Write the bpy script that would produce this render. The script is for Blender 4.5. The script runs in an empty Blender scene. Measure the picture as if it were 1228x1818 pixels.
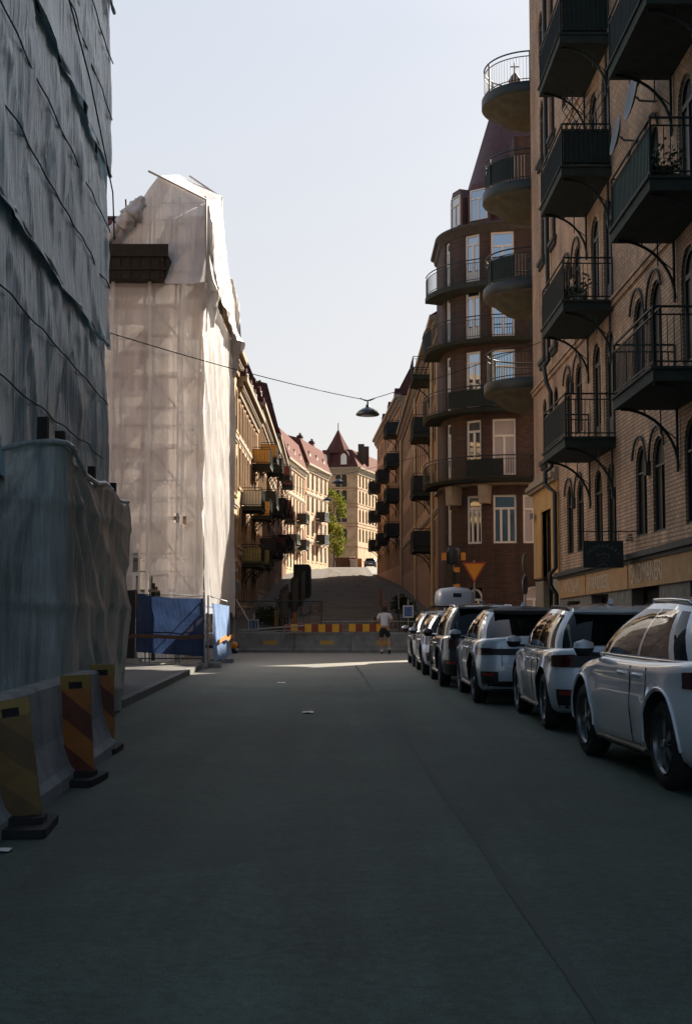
import bpy, bmesh, math, random
from mathutils import Vector, Matrix, noise
R = math.radians
SC = bpy.context.scene
COL = SC.collection
rnd = random.Random(7)

# ---------------------------------------------------------------- camera
F, CX, CY, EYE = 2300.0, 614.0, 909.0, 1.5
PITCH = math.atan(176.0 / F)
cam_d = bpy.data.cameras.new('camera')
cam = bpy.data.objects.new('camera', cam_d); COL.objects.link(cam)
cam_d.sensor_fit = 'HORIZONTAL'; cam_d.sensor_width = 36.0
cam_d.lens = F / 1228.0 * 36.0
cam_d.clip_start = 0.1; cam_d.clip_end = 3000
cam.location = (0, 0, EYE)
cam.rotation_euler = (math.pi / 2 + PITCH, 0, 0)
SC.camera = cam
# ---------------------------------------------------------------- light
SUN_AZ, SUN_EL = R(54), R(31)          # azimuth from +X towards +Y (straight down the street)
w = bpy.data.worlds.new('World'); SC.world = w; w.use_nodes = True
nt = w.node_tree
bg = nt.nodes['Background']
sky = nt.nodes.new('ShaderNodeTexSky'); sky.sky_type = 'NISHITA'
sky.sun_disc = False; sky.sun_elevation = SUN_EL; sky.sun_rotation = math.pi / 2 - SUN_AZ
sky.air_density = 1.0; sky.dust_density = 3.2; sky.ozone_density = 1.2; sky.altitude = 50
mixs = nt.nodes.new('ShaderNodeMix'); mixs.data_type = 'RGBA'      # thin haze, thicker towards the horizon, creamier low down
wtc = nt.nodes.new('ShaderNodeTexCoord'); wsp = nt.nodes.new('ShaderNodeSeparateXYZ'); nt.links.new(wtc.outputs['Generated'], wsp.inputs[0])
def wrange(src, a, b, c, d):
    n = nt.nodes.new('ShaderNodeMapRange')
    for k, v in zip((1, 2, 3, 4), (a, b, c, d)): n.inputs[k].default_value = v
    nt.links.new(wsp.outputs[src], n.inputs[0]); return n.outputs[0]
hz = nt.nodes.new('ShaderNodeMix'); hz.data_type = 'RGBA'
hz.inputs[6].default_value = (4.75, 4.68, 4.62, 1); hz.inputs[7].default_value = (4.0, 4.33, 4.9, 1)
nt.links.new(wrange(2, .08, .48, 0, 1), hz.inputs[0]); nt.links.new(hz.outputs[2], mixs.inputs[7])
wmul = nt.nodes.new('ShaderNodeMath'); wmul.operation = 'MULTIPLY'
nt.links.new(wrange(2, .42, .90, .90, .10), wmul.inputs[0]); nt.links.new(wrange(1, -.55, .25, .12, 1), wmul.inputs[1])      # clearer, bluer air away from the sun
nt.links.new(wmul.outputs[0], mixs.inputs[0]); nt.links.new(sky.outputs[0], mixs.inputs[6]); nt.links.new(mixs.outputs[2], bg.inputs[0])
bg.inputs[1].default_value = 0.056
ld = bpy.data.lights.new('sun', 'SUN'); ld.energy = 5.0; ld.angle = R(0.5); ld.color = (1.0, 0.89, 0.74)
sun = bpy.data.objects.new('sun', ld); COL.objects.link(sun)
sdir = Vector((math.cos(SUN_AZ) * math.cos(SUN_EL), math.sin(SUN_AZ) * math.cos(SUN_EL), math.sin(SUN_EL)))
sun.rotation_euler = sdir.to_track_quat('Z', 'Y').to_euler(); sun.location = (30, 40, 60)
vs = SC.view_settings
vs.view_transform = 'Standard'; vs.look = 'None'; vs.exposure = 1.62; vs.gamma = 1.0
SC.cycles.max_bounces = 8; SC.cycles.diffuse_bounces = 4; SC.cycles.glossy_bounces = 4
SC.cycles.transparent_max_bounces = 10; SC.cycles.transmission_bounces = 4
SC.cycles.use_denoising = True
SC.cycles.sample_clamp_indirect = 4.0

# ---------------------------------------------------------------- helpers
def gz(y):
    """height of the street at distance y: level, then a hill, then a crest"""
    if y < 50: return 0.0
    def sm(a): return a * a * (3 - 2 * a)
    s = 0.060
    if y < 60: t = (y - 50) / 10; return s * 10 * t * t / 2
    if y < 180: return s * 5 + s * (y - 60)
    if y < 192:
        t = (y - 180) / 12; return s * 125 + s * 12 * (t - t * t / 2)
    return s * 131

def W(px, py, Y):
    """world point that stands at distance Y along the street for a sighting (px, py) taken from the photograph"""
    u, v = (px - CX) / F, -(py - CY) / F
    c, s = math.cos(PITCH), math.sin(PITCH)
    t = Y / (c - v * s)
    return Vector((u * t, Y, EYE + (s + v * c) * t))

def nz(x, y=0.0, z=0.0): return noise.noise(Vector((x, y, z)))

class MB:
    def __init__(s): s.v = []; s.f = []; s.m = []; s.sm = []
    def add(s, vs, fs, mi=0, smooth=False):
        o = len(s.v); s.v += [tuple(p) for p in vs]
        for f in fs: s.f.append([i + o for i in f]); s.m.append(mi); s.sm.append(smooth)
        return s
    def box(s, x0, x1, y0, y1, z0, z1, mi=0, M=None):
        vs = [Vector((x, y, z)) for z in (z0, z1) for y in (y0, y1) for x in (x0, x1)]
        if M: vs = [M @ p for p in vs]
        return s.add(vs, [(0, 2, 3, 1), (4, 5, 7, 6), (0, 1, 5, 4), (2, 6, 7, 3), (0, 4, 6, 2), (1, 3, 7, 5)], mi)
    def quad(s, a, b, c, d, mi=0): return s.add([a, b, c, d], [(0, 1, 2, 3)], mi)
    def tube(s, pts, r, seg=6, mi=0, caps=True, smooth=True):
        pts = [Vector(p) for p in pts]; n = len(pts)
        rr = r if isinstance(r, (list, tuple)) else [r] * n
        vs = []; up = None
        for i, p in enumerate(pts):
            t = (pts[min(i + 1, n - 1)] - pts[max(i - 1, 0)])
            if t.length < 1e-9: t = Vector((0, 0, 1))
            t.normalize()
            if up is None:
                up = Vector((0, 0, 1)) if abs(t.z) < .9 else Vector((1, 0, 0))
            a = t.cross(up)
            if a.length < 1e-6: a = t.orthogonal()
            a.normalize(); b = t.cross(a).normalized(); up = -b if False else up
            for k in range(seg):
                an = 2 * math.pi * k / seg
                vs.append(p + a * math.cos(an) * rr[i] + b * math.sin(an) * rr[i])
        fs = []
        for i in range(n - 1):
            for k in range(seg):
                k2 = (k + 1) % seg
                fs.append((i * seg + k, i * seg + k2, (i + 1) * seg + k2, (i + 1) * seg + k))
        s.add(vs, fs, mi, smooth)
        if caps:
            s.add(vs[:seg], [tuple(reversed(range(seg)))], mi); s.add(vs[-seg:], [tuple(range(seg))], mi)
        return s
    def lathe(s, prof, c=(0, 0, 0), seg=24, mi=0, smooth=True, a0=0, a1=2 * math.pi):
        full = abs(a1 - a0 - 2 * math.pi) < 1e-6
        n = seg if full else seg + 1
        vs = []
        for r, z in prof:
            for k in range(n):
                a = a0 + (a1 - a0) * k / seg
                vs.append((c[0] + r * math.cos(a), c[1] + r * math.sin(a), c[2] + z))
        fs = []
        for i in range(len(prof) - 1):
            for k in range(seg):
                k2 = (k + 1) % n
                fs.append((i * n + k, i * n + k2, (i + 1) * n + k2, (i + 1) * n + k))
        return s.add(vs, fs, mi, smooth)
    def prism(s, poly, axis, a, b, mi=0):
        """poly: 2-D outline; axis 'x','y' or 'z' is the extrusion direction from a to b"""
        def P(p, t):
            return {'x': (t, p[0], p[1]), 'y': (p[0], t, p[1]), 'z': (p[0], p[1], t)}[axis]
        n = len(poly); vs = [P(p, a) for p in poly] + [P(p, b) for p in poly]
        fs = [tuple(range(n)), tuple(reversed(range(n, 2 * n)))]
        fs += [(i, (i + 1) % n, n + (i + 1) % n, n + i) for i in range(n)]
        return s.add(vs, fs, mi)
    def grid(s, fn, nu, nv, mi=0, smooth=True):
        vs = [fn(i / nu, j / nv) for j in range(nv + 1) for i in range(nu + 1)]
        fs = [(j * (nu + 1) + i, j * (nu + 1) + i + 1, (j + 1) * (nu + 1) + i + 1, (j + 1) * (nu + 1) + i)
              for j in range(nv) for i in range(nu)]
        return s.add(vs, fs, mi, smooth)
    def mesh(s, name, mats):
        me = bpy.data.meshes.new(name)
        me.from_pydata(s.v, [], s.f)
        for m in (mats if isinstance(mats, (list, tuple)) else [mats]): me.materials.append(m)
        me.polygons.foreach_set('material_index', s.m)
        me.polygons.foreach_set('use_smooth', s.sm)
        me.update()
        bm = bmesh.new(); bm.from_mesh(me)
        bmesh.ops.recalc_face_normals(bm, faces=bm.faces); bm.to_mesh(me); bm.free()
        return me
    def build(s, name, mats, parent=None, loc=None):
        return link(name, s.mesh(name, mats), parent, loc)

def link(name, me, parent=None, loc=None, rz=0):
    o = bpy.data.objects.new(name, me); COL.objects.link(o)
    if parent: o.parent = parent
    if loc is not None: o.location = loc
    if rz: o.rotation_euler.z = rz
    return o
def tag(o, label, cat, group=None):
    o['label'] = label; o['category'] = cat
    if group: o['group'] = group
    return o
def thing(name, label, cat, loc=(0, 0, 0), rz=0, group=None):
    o = bpy.data.objects.new(name, None); COL.objects.link(o)
    o.location = loc; o.rotation_euler.z = rz; o.empty_display_size = .3
    return tag(o, label, cat, group)
def struct(name, mb, mats, loc=None, label=None, cat=None):
    o = mb.build(name, mats, None, loc); o['kind'] = 'structure'
    if label: o['label'] = label
    if cat: o['category'] = cat
    return o
def kids(o): return [c for c in COL.objects if c.parent == o]
def copy_tree(o, parent=None):
    c = o.copy(); COL.objects.link(c)
    if parent: c.parent = parent
    for ch in kids(o): copy_tree(ch, c)
    return c

# ---------------------------------------------------------------- materials
def ND(nt, typ, **kw):
    n = nt.nodes.new(typ)
    for k, v in kw.items():
        if k.startswith('i_'):
            key = k[2:]; key = int(key) if key.isdigit() else key.replace('_', ' ')
            n.inputs[key].default_value = v
        else: setattr(n, k, v)
    return n
def c4(c): return (c[0], c[1], c[2], 1)
def mat(name, col, rough=.8, metal=0, var=.12, scale=3.0, bump=0.0, bscale=40.0, spec=.5, coat=0, stretch=(1, 1, 1), var2=None, world=False):
    """principled material with blotchy tone variation and fine bump, in object space"""
    m = bpy.data.materials.new(name); m.use_nodes = True; nt = m.node_tree
    p = nt.nodes['Principled BSDF']; L = nt.links.new
    p.inputs['Roughness'].default_value = rough; p.inputs['Metallic'].default_value = metal
    p.inputs['Specular IOR Level'].default_value = spec
    if coat: p.inputs['Coat Weight'].default_value = coat; p.inputs['Coat Roughness'].default_value = .03
    tc = ND(nt, 'ShaderNodeTexCoord')
    mp = ND(nt, 'ShaderNodeMapping'); mp.inputs['Scale'].default_value = stretch
    if world:
        ge = ND(nt, 'ShaderNodeNewGeometry'); L(ge.outputs['Position'], mp.inputs[0])
    else: L(tc.outputs['Object'], mp.inputs[0])
    if var:
        n = ND(nt, 'ShaderNodeTexNoise', i_Scale=scale, i_Detail=5.0, i_Roughness=.65); L(mp.outputs[0], n.inputs['Vector'])
        mx = ND(nt, 'ShaderNodeMix', data_type='RGBA')
        mr = ND(nt, 'ShaderNodeMapRange', i_1=.3, i_2=.7)
        L(n.outputs[0], mr.inputs[0]); L(mr.outputs[0], mx.inputs[0])
        a = var2 if var2 else tuple(min(1, x * (1 - var)) for x in col)
        mx.inputs[6].default_value = c4(a); mx.inputs[7].default_value = c4(tuple(min(1, x * (1 + var)) for x in col))
        L(mx.outputs[2], p.inputs['Base Color'])
    else: p.inputs['Base Color'].default_value = c4(col)
    if bump:
        n2 = ND(nt, 'ShaderNodeTexNoise', i_Scale=bscale, i_Detail=4.0); L(mp.outputs[0], n2.inputs['Vector'])
        b = ND(nt, 'ShaderNodeBump', i_Strength=bump, i_Distance=.02); L(n2.outputs[0], b.inputs['Height'])
        L(b.outputs[0], p.inputs['Normal'])
    return m
def brick_mat(name, c1, c2, mortar, bw=.25, rh=.075, ms=.012, bump=.5, var=.3):
    m = bpy.data.materials.new(name); m.use_nodes = True; nt = m.node_tree; L = nt.links.new
    p = nt.nodes['Principled BSDF']; p.inputs['Roughness'].default_value = .85
    tc = ND(nt, 'ShaderNodeTexCoord'); sp = ND(nt, 'ShaderNodeSeparateXYZ'); L(tc.outputs['Object'], sp.inputs[0])
    ad = ND(nt, 'ShaderNodeMath', operation='ADD'); L(sp.outputs[0], ad.inputs[0]); L(sp.outputs[1], ad.inputs[1])
    cb = ND(nt, 'ShaderNodeCombineXYZ'); L(ad.outputs[0], cb.inputs[0]); L(sp.outputs[2], cb.inputs[1])
    br = ND(nt, 'ShaderNodeTexBrick', i_Scale=1.0, i_Mortar_Size=ms, i_Brick_Width=bw, i_Row_Height=rh, i_Bias=-.1)
    br.inputs['Color1'].default_value = c4(c1); br.inputs['Color2'].default_value = c4(c2); br.inputs['Mortar'].default_value = c4(mortar)
    L(cb.outputs[0], br.inputs['Vector'])
    n = ND(nt, 'ShaderNodeTexNoise', i_Scale=.7, i_Detail=6.0, i_Roughness=.7); L(tc.outputs['Object'], n.inputs['Vector'])
    mr = ND(nt, 'ShaderNodeMapRange', i_1=.25, i_2=.75, i_3=1 - var, i_4=1 + var * .5); L(n.outputs[0], mr.inputs[0])
    mx = ND(nt, 'ShaderNodeMix', data_type='RGBA', blend_type='MULTIPLY'); mx.inputs[0].default_value = 1
    L(br.outputs[0], mx.inputs[6]); L(mr.outputs[0], mx.inputs[7]); L(mx.outputs[2], p.inputs['Base Color'])
    mp = ND(nt, 'ShaderNodeMapping'); mp.inputs['Scale'].default_value = (1.6, 1.6, .10); L(tc.outputs['Object'], mp.inputs[0])      # rain streaks and soot
    n4 = ND(nt, 'ShaderNodeTexNoise', i_Scale=1.0, i_Detail=6.0, i_Roughness=.65); L(mp.outputs[0], n4.inputs['Vector'])
    r4 = ND(nt, 'ShaderNodeMapRange', i_1=.34, i_2=.56, i_3=.62, i_4=1.05); L(n4.outputs[0], r4.inputs[0])
    m4 = ND(nt, 'ShaderNodeMix', data_type='RGBA', blend_type='MULTIPLY'); m4.inputs[0].default_value = 1; L(mx.outputs[2], m4.inputs[6]); L(r4.outputs[0], m4.inputs[7]); L(m4.outputs[2], p.inputs['Base Color'])
    b = ND(nt, 'ShaderNodeBump', i_Strength=bump, i_Distance=.02, invert=True); L(br.outputs['Fac'], b.inputs['Height']); L(b.outputs[0], p.inputs['Normal'])
    return m
def cloth_mat(name, col, dirt, transp=.2, transl=.45, bump=.6, bs=(9, 9, 1.1), gloss=.4, dsc=.5, streak=0.0):
    """scaffold sheeting: partly see-through, partly translucent woven plastic with fine creases and grime"""
    m = bpy.data.materials.new(name); m.use_nodes = True; nt = m.node_tree; L = nt.links.new
    for n in list(nt.nodes):
        if n.type != 'OUTPUT_MATERIAL': nt.nodes.remove(n)
    out = [n for n in nt.nodes][0]
    tc = ND(nt, 'ShaderNodeTexCoord')
    n1 = ND(nt, 'ShaderNodeTexNoise', i_Scale=dsc, i_Detail=7.0, i_Roughness=.7); L(tc.outputs['Object'], n1.inputs['Vector'])
    mr = ND(nt, 'ShaderNodeMapRange', i_1=.35, i_2=.65); L(n1.outputs[0], mr.inputs[0])
    mx = ND(nt, 'ShaderNodeMix', data_type='RGBA'); mx.inputs[6].default_value = c4(dirt); mx.inputs[7].default_value = c4(col)
    L(mr.outputs[0], mx.inputs[0])
    mp = ND(nt, 'ShaderNodeMapping'); mp.inputs['Scale'].default_value = bs; L(tc.outputs['Object'], mp.inputs[0])
    n2 = ND(nt, 'ShaderNodeTexNoise', i_Scale=1.0, i_Detail=6.0, i_Roughness=.6); L(mp.outputs[0], n2.inputs['Vector'])
    colour = mx.outputs[2]
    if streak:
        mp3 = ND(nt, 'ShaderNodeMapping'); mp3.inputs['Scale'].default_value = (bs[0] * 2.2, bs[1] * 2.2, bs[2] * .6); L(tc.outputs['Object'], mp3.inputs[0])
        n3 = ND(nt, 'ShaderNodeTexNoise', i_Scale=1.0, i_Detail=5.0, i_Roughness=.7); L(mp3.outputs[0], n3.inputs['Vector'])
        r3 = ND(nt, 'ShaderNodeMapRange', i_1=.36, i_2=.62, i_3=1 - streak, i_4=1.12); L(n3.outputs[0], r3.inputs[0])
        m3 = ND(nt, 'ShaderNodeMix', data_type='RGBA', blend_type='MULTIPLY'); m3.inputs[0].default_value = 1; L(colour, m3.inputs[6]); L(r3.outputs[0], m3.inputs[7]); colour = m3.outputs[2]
    bp = ND(nt, 'ShaderNodeBump', i_Strength=bump, i_Distance=.06); L(n2.outputs[0], bp.inputs['Height'])
    d = ND(nt, 'ShaderNodeBsdfDiffuse'); t = ND(nt, 'ShaderNodeBsdfTranslucent'); g = ND(nt, 'ShaderNodeBsdfGlossy', i_Roughness=.35)
    tr = ND(nt, 'ShaderNodeBsdfTransparent')
    for x in (d, t): L(colour, x.inputs['Color'])
    for x in (d, t, g): L(bp.outputs[0], x.inputs['Normal'])
    g.inputs['Color'].default_value = (.9, .92, .95, 1)
    a = ND(nt, 'ShaderNodeMixShader'); a.inputs[0].default_value = transl; L(d.outputs[0], a.inputs[1]); L(t.outputs[0], a.inputs[2])
    fr = ND(nt, 'ShaderNodeFresnel', i_IOR=1.55); L(bp.outputs[0], fr.inputs['Normal']); gm = ND(nt, 'ShaderNodeMath', operation='MULTIPLY'); gm.inputs[1].default_value = gloss; L(fr.outputs[0], gm.inputs[0])
    b = ND(nt, 'ShaderNodeMixShader'); L(gm.outputs[0], b.inputs[0]); L(a.outputs[0], b.inputs[1]); L(g.outputs[0], b.inputs[2])
    c = ND(nt, 'ShaderNodeMixShader'); c.inputs[0].default_value = transp; L(b.outputs[0], c.inputs[1]); L(tr.outputs[0], c.inputs[2])
    L(c.outputs[0], out.inputs[0])
    return m
def glass_mat(name, tint=(.015, .02, .022), refl=.25, rough=.03):
    m = bpy.data.materials.new(name); m.use_nodes = True; nt = m.node_tree; L = nt.links.new
    p = nt.nodes['Principled BSDF']; p.inputs['Base Color'].default_value = c4(tint); p.inputs['Roughness'].default_value = rough
    p.inputs['IOR'].default_value = 1.5 + refl * 4
    tc = ND(nt, 'ShaderNodeTexCoord'); n = ND(nt, 'ShaderNodeTexNoise', i_Scale=1.3, i_Detail=1.0); L(tc.outputs['Object'], n.inputs['Vector'])
    b = ND(nt, 'ShaderNodeBump', i_Strength=.06, i_Distance=.05); L(n.outputs[0], b.inputs['Height']); L(b.outputs[0], p.inputs['Normal'])
    return m
MT = dict(
    asphalt=None,
    tan_brick=brick_mat('tan_brick', (.62, .385, .24), (.45, .265, .155), (.23, .155, .10), bw=.28, rh=.085, ms=.015, var=.45),
    red_brick=brick_mat('red_brick', (.10, .05, .033), (.055, .028, .02), (.05, .036, .026)),
    ochre=mat('ochre_plaster', (.52, .30, .11), .9, var=.18, scale=1.2, bump=.15),
    ochre_dull=mat('dull_ochre_plaster', (.42, .25, .12), .9, var=.25, scale=.6, bump=.15),
    brown_plaster=mat('brown_plaster', (.30, .17, .095), .9, var=.25, scale=.6, bump=.15),
    cream=mat('cream_plaster', (.46, .31, .18), .9, var=.3, scale=.8, bump=.1),
    yellow_stone=mat('yellow_stone', (.48, .34, .18), .9, var=.25, scale=.8, bump=.15),
    pink=mat('pink_plaster', (.54, .33, .21), .9, var=.28, scale=.8, bump=.1),
    beige=mat('beige_plaster', (.42, .27, .145), .9, var=.3, scale=.8, bump=.1),
    stone=mat('rough_stone', (.17, .15, .125), .9, var=.45, scale=5, bump=1.0, bscale=9),
    stone_trim=mat('stone_trim', (.30, .24, .17), .9, var=.2, scale=4, bump=.3),
    dark_trim=mat('dark_trim', (.055, .05, .042), .8, var=.3, scale=5),
    iron=mat('dark_iron', (.010, .016, .014), .5, var=.2, scale=8),
    slab=mat('balcony_slab', (.026, .034, .027), .9, var=.35, scale=3, bump=.2),
    slab_tan=mat('rounded_slab', (.085, .07, .04), .9, var=.3, scale=3, bump=.2),
    green=mat('green_panel', (.015, .085, .06), .5, var=.15),
    wood=mat('dark_wood', (.035, .028, .02), .9, var=.3, scale=6, bump=.3),
    red_roof=mat('red_roof', (.125, .05, .04), .9, spec=.08, var=.22, scale=2),
    dark_roof=mat('dark_red_roof', (.09, .04, .034), .9, spec=.08, var=.25, scale=2),
    slate=mat('purple_slate', (.085, .038, .036), .6, var=.25, scale=4, bump=.2),
    white_paint=mat('white_paint', (.72, .69, .63), .6, var=.06),
    frame_dark=mat('dark_frame', (.022, .020, .017), .6, var=.2),
    curtain=mat('pale_blind', (.42, .38, .36), .9, var=.12, scale=6, stretch=(6, 1, .4)),
    glass=glass_mat('window_glass', refl=.35),
    glass_dark=glass_mat('dark_glass', refl=.02, tint=(.006, .007, .007)),
    matt_glass=mat('matt_dark_glass', (.010, .011, .010), .4, var=0, spec=.12),
    steel=mat('galvanised_steel', (.30, .31, .31), .45, metal=.6, var=.2, scale=9),
    rubber=mat('black_rubber', (.012, .012, .012), .85, var=.2, scale=9, bump=.2),
    concrete=mat('concrete', (.21, .22, .22), .95, var=.3, scale=2.5, bump=.5, bscale=25),
    black=mat('matt_black', (.008, .009, .009), .8, var=0),
)
# ---------------------------------------------------------------- ground
def asphalt_mat():
    m = bpy.data.materials.new('asphalt'); m.use_nodes = True; nt = m.node_tree; L = nt.links.new
    p = nt.nodes['Principled BSDF']
    ge = ND(nt, 'ShaderNodeNewGeometry')
    def noi(sc, det, stretch=None, rough=.6):
        n = ND(nt, 'ShaderNodeTexNoise', i_Scale=sc, i_Detail=det, i_Roughness=rough)
        if stretch:
            mp = ND(nt, 'ShaderNodeMapping'); mp.inputs['Scale'].default_value = stretch
            L(ge.outputs['Position'], mp.inputs[0]); L(mp.outputs[0], n.inputs['Vector'])
        else: L(ge.outputs['Position'], n.inputs['Vector'])
        return n
    def ramp(src, a, b, x, y):
        r = ND(nt, 'ShaderNodeMapRange', i_1=a, i_2=b, i_3=x, i_4=y); L(src.outputs[0], r.inputs[0]); return r
    def mul(a, b):
        x = ND(nt, 'ShaderNodeMix', data_type='RGBA', blend_type='MULTIPLY'); x.inputs[0].default_value = 1
        L(a, x.inputs[6]); L(b, x.inputs[7]); return x.outputs[2]
    base = ND(nt, 'ShaderNodeRGB'); base.outputs[0].default_value = (.038, .069, .054, 1)
    big = ramp(noi(.35, 5), .3, .7, .72, 1.2)
    streak = ramp(noi(1.0, 4, (1.6, .08, 1)), .3, .7, .70, 1.2)      # wear along the wheel tracks
    grain = ramp(noi(90, 3), .3, .7, .55, 1.5)
    patch = ND(nt, 'ShaderNodeTexVoronoi', i_Scale=2.2, i_Randomness=1.0)
    L(ge.outputs['Position'], patch.inputs['Vector'])
    crack = ND(nt, 'ShaderNodeTexVoronoi', feature='DISTANCE_TO_EDGE', i_Scale=.28)
    wv = noi(1.4, 4); ad = ND(nt, 'ShaderNodeMix', data_type='VECTOR'); ad.inputs[0].default_value = .55
    L(ge.outputs['Position'], ad.inputs[4]); L(wv.outputs[1], ad.inputs[5]); L(ad.outputs[1], crack.inputs['Vector'])
    cr = ramp(crack, .0, .008, .85, 1.0)
    speck = ramp(noi(14, 8, None, .85), .36, .64, .58, 1.45); blot = ramp(noi(2.6, 5, None, .7), .35, .65, .88, 1.1)
    cell = ND(nt, 'ShaderNodeTexVoronoi', i_Scale=.16); L(ad.outputs[1], cell.inputs['Vector']); cs = ND(nt, 'ShaderNodeSeparateXYZ'); L(cell.outputs['Color'], cs.inputs[0]); rep = ramp(cs, 0, 1, .86, 1.1)      # old repairs
    crack2 = ND(nt, 'ShaderNodeTexVoronoi', feature='DISTANCE_TO_EDGE', i_Scale=.62); L(ad.outputs[1], crack2.inputs['Vector']); cr2 = ramp(crack2, 0, .010, .80, 1.0)
    col = mul(mul(mul(mul(mul(mul(mul(mul(base.outputs[0], big.outputs[0]), streak.outputs[0]), grain.outputs[0]), cr.outputs[0]), speck.outputs[0]), blot.outputs[0]), rep.outputs[0]), cr2.outputs[0])
    # carriageway painted paler towards the barrier so the sunlit strip reads brighter
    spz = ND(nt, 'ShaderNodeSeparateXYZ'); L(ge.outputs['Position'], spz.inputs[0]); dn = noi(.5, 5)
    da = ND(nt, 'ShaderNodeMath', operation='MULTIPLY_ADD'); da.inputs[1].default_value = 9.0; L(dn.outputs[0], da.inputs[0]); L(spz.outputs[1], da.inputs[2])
    lift_ = ND(nt, 'ShaderNodeMapRange', i_1=29.0, i_2=43.0, i_3=0.0, i_4=1.0); L(da.outputs[0], lift_.inputs[0])
    dx = ND(nt, 'ShaderNodeMix', data_type='RGBA'); dx.inputs[7].default_value = (.20, .19, .165, 1); L(lift_.outputs[0], dx.inputs[0]); L(col, dx.inputs[6])
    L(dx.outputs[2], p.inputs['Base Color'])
    p.inputs['Roughness'].default_value = .74; p.inputs['Specular IOR Level'].default_value = .4
    b = ND(nt, 'ShaderNodeBump', i_Strength=.7, i_Distance=.012); L(noi(70, 4).outputs[0], b.inputs['Height'])
    L(b.outputs[0], p.inputs['Normal'])
    return m
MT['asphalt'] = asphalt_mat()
MT['patch'] = mat('newer_asphalt', (.033, .052, .042), .78, var=.25, scale=60, bump=.6, bscale=70, world=True)
MT['paving'] = brick_mat('paving_slabs', (.115, .115, .108), (.095, .095, .09), (.05, .05, .048), bw=.7, rh=.35, ms=.012, bump=.3)
MT['paving_flat'] = mat('pavement_stone', (.11, .11, .104), .9, var=.25, scale=1.5, bump=.4, bscale=30, world=True)
MT['kerb'] = mat('granite_kerb', (.15, .15, .145), .85, var=.3, scale=5, bump=.4)
MT['setts'] = mat('old_setts', (.046, .037, .026), .9, var=.55, scale=1.0, bump=.8, bscale=6, world=True, stretch=(.35, 1.6, 1))

g = MB()
ys = [-80, -40, -20, -8, 0] + [float(y) for y in range(4, 240, 3)] + [300, 420, 700, 1400]
xs = [-600, -200, -60, -20, -8, -4, 0, 4, 8, 20, 60, 200, 600]
g.add([(x, y, gz(y)) for y in ys for x in xs],
      [(j * len(xs) + i, j * len(xs) + i + 1, (j + 1) * len(xs) + i + 1, (j + 1) * len(xs) + i) for j in range(len(ys) - 1) for i in range(len(xs) - 1)], 0, True)
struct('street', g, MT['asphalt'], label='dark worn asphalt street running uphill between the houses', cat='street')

def strip(y0, y1, xa, xb, dz, step=2.0):
    """a sheet (or raised slab) along the street between xa(y) and xb(y), following the slope"""
    mb = MB(); n = max(1, int((y1 - y0) / step)); h = -0.25
    P = []
    for i in range(n + 1):
        y = y0 + (y1 - y0) * i / n
        P.append((xa(y), xb(y), y, gz(y)))
    for (a0, b0, ya, za), (a1, b1, yb, zb) in zip(P, P[1:]):
        mb.add([(a0, ya, za + dz), (b0, ya, za + dz), (b1, yb, zb + dz), (a1, yb, zb + dz)], [(0, 1, 2, 3)])
        if dz > .05:
            mb.add([(a0, ya, za + dz), (a1, yb, zb + dz), (a1, yb, zb + h), (a0, ya, za + h)], [(0, 1, 2, 3)])
            mb.add([(b0, ya, za + dz), (b1, yb, zb + dz), (b1, yb, zb + h), (b0, ya, za + h)], [(0, 1, 2, 3)])
    if dz > .05:
        for (a0, b0, y, z) in (P[0], P[-1]):
            mb.add([(a0, y, z + dz), (b0, y, z + dz), (b0, y, z + h), (a0, y, z + h)], [(0, 1, 2, 3)])
    return mb
KL = lambda y: -3.42 - .022 * (y - 19.2)          # left kerb line
struct('pavement_left', strip(1, 33.9, lambda y: -12, lambda y: KL(y) - .14, .12), MT['paving_flat'], label='paved footway under the left scaffold', cat='pavement')
struct('kerb_left', strip(1, 33.9, lambda y: KL(y) - .14, lambda y: KL(y), .125), MT['kerb'], label='granite kerb along the left footway', cat='kerb')
struct('pavement_right', strip(-4, 44.3, lambda y: 4.94, lambda y: 9, .12), MT['paving_flat'], label='narrow footway behind the parked cars', cat='pavement')
struct('kerb_right', strip(-4, 44.3, lambda y: 4.8, lambda y: 4.94, .125), MT['kerb'], label='granite kerb beside the parked cars', cat='kerb')
struct('pavement_hill_left', strip(52, 182, lambda y: -9, lambda y: -3.6 , .12), MT['setts'], label='footway climbing the hill on the left', cat='pavement')
struct('pavement_hill_right', strip(64, 150, lambda y: 3.5 - .004 * (y - 64), lambda y: 9, .12), MT['setts'], label='footway climbing the hill on the right', cat='pavement')
struct('hill_road', strip(50, 190, lambda y: -3.58, lambda y: 3.47 - .004 * max(0, y - 64), .006), MT['setts'], label='worn brownish paving of the steep hill street', cat='road')
struct('tar_seam', strip(1.5, 36, lambda y: 1.02 - .022 * y + .03 * nz(y * .4), lambda y: 1.08 - .022 * y + .03 * nz(y * .4 + 9), .004, .7), MT['patch'], label='thin tar seam along the carriageway', cat='road')

# ---------------------------------------------------------------- walls, windows, balconies
def arc_pts(u0, u1, z1, rise, n=8):
    """points of the arch from the left springing to the right one; crown at z1"""
    c = (u0 + u1) / 2; hw = (u1 - u0) / 2
    return [(c - hw * math.cos(math.pi * k / n), z1 - rise + rise * math.sin(math.pi * k / n)) for k in range(n + 1)]

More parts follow.
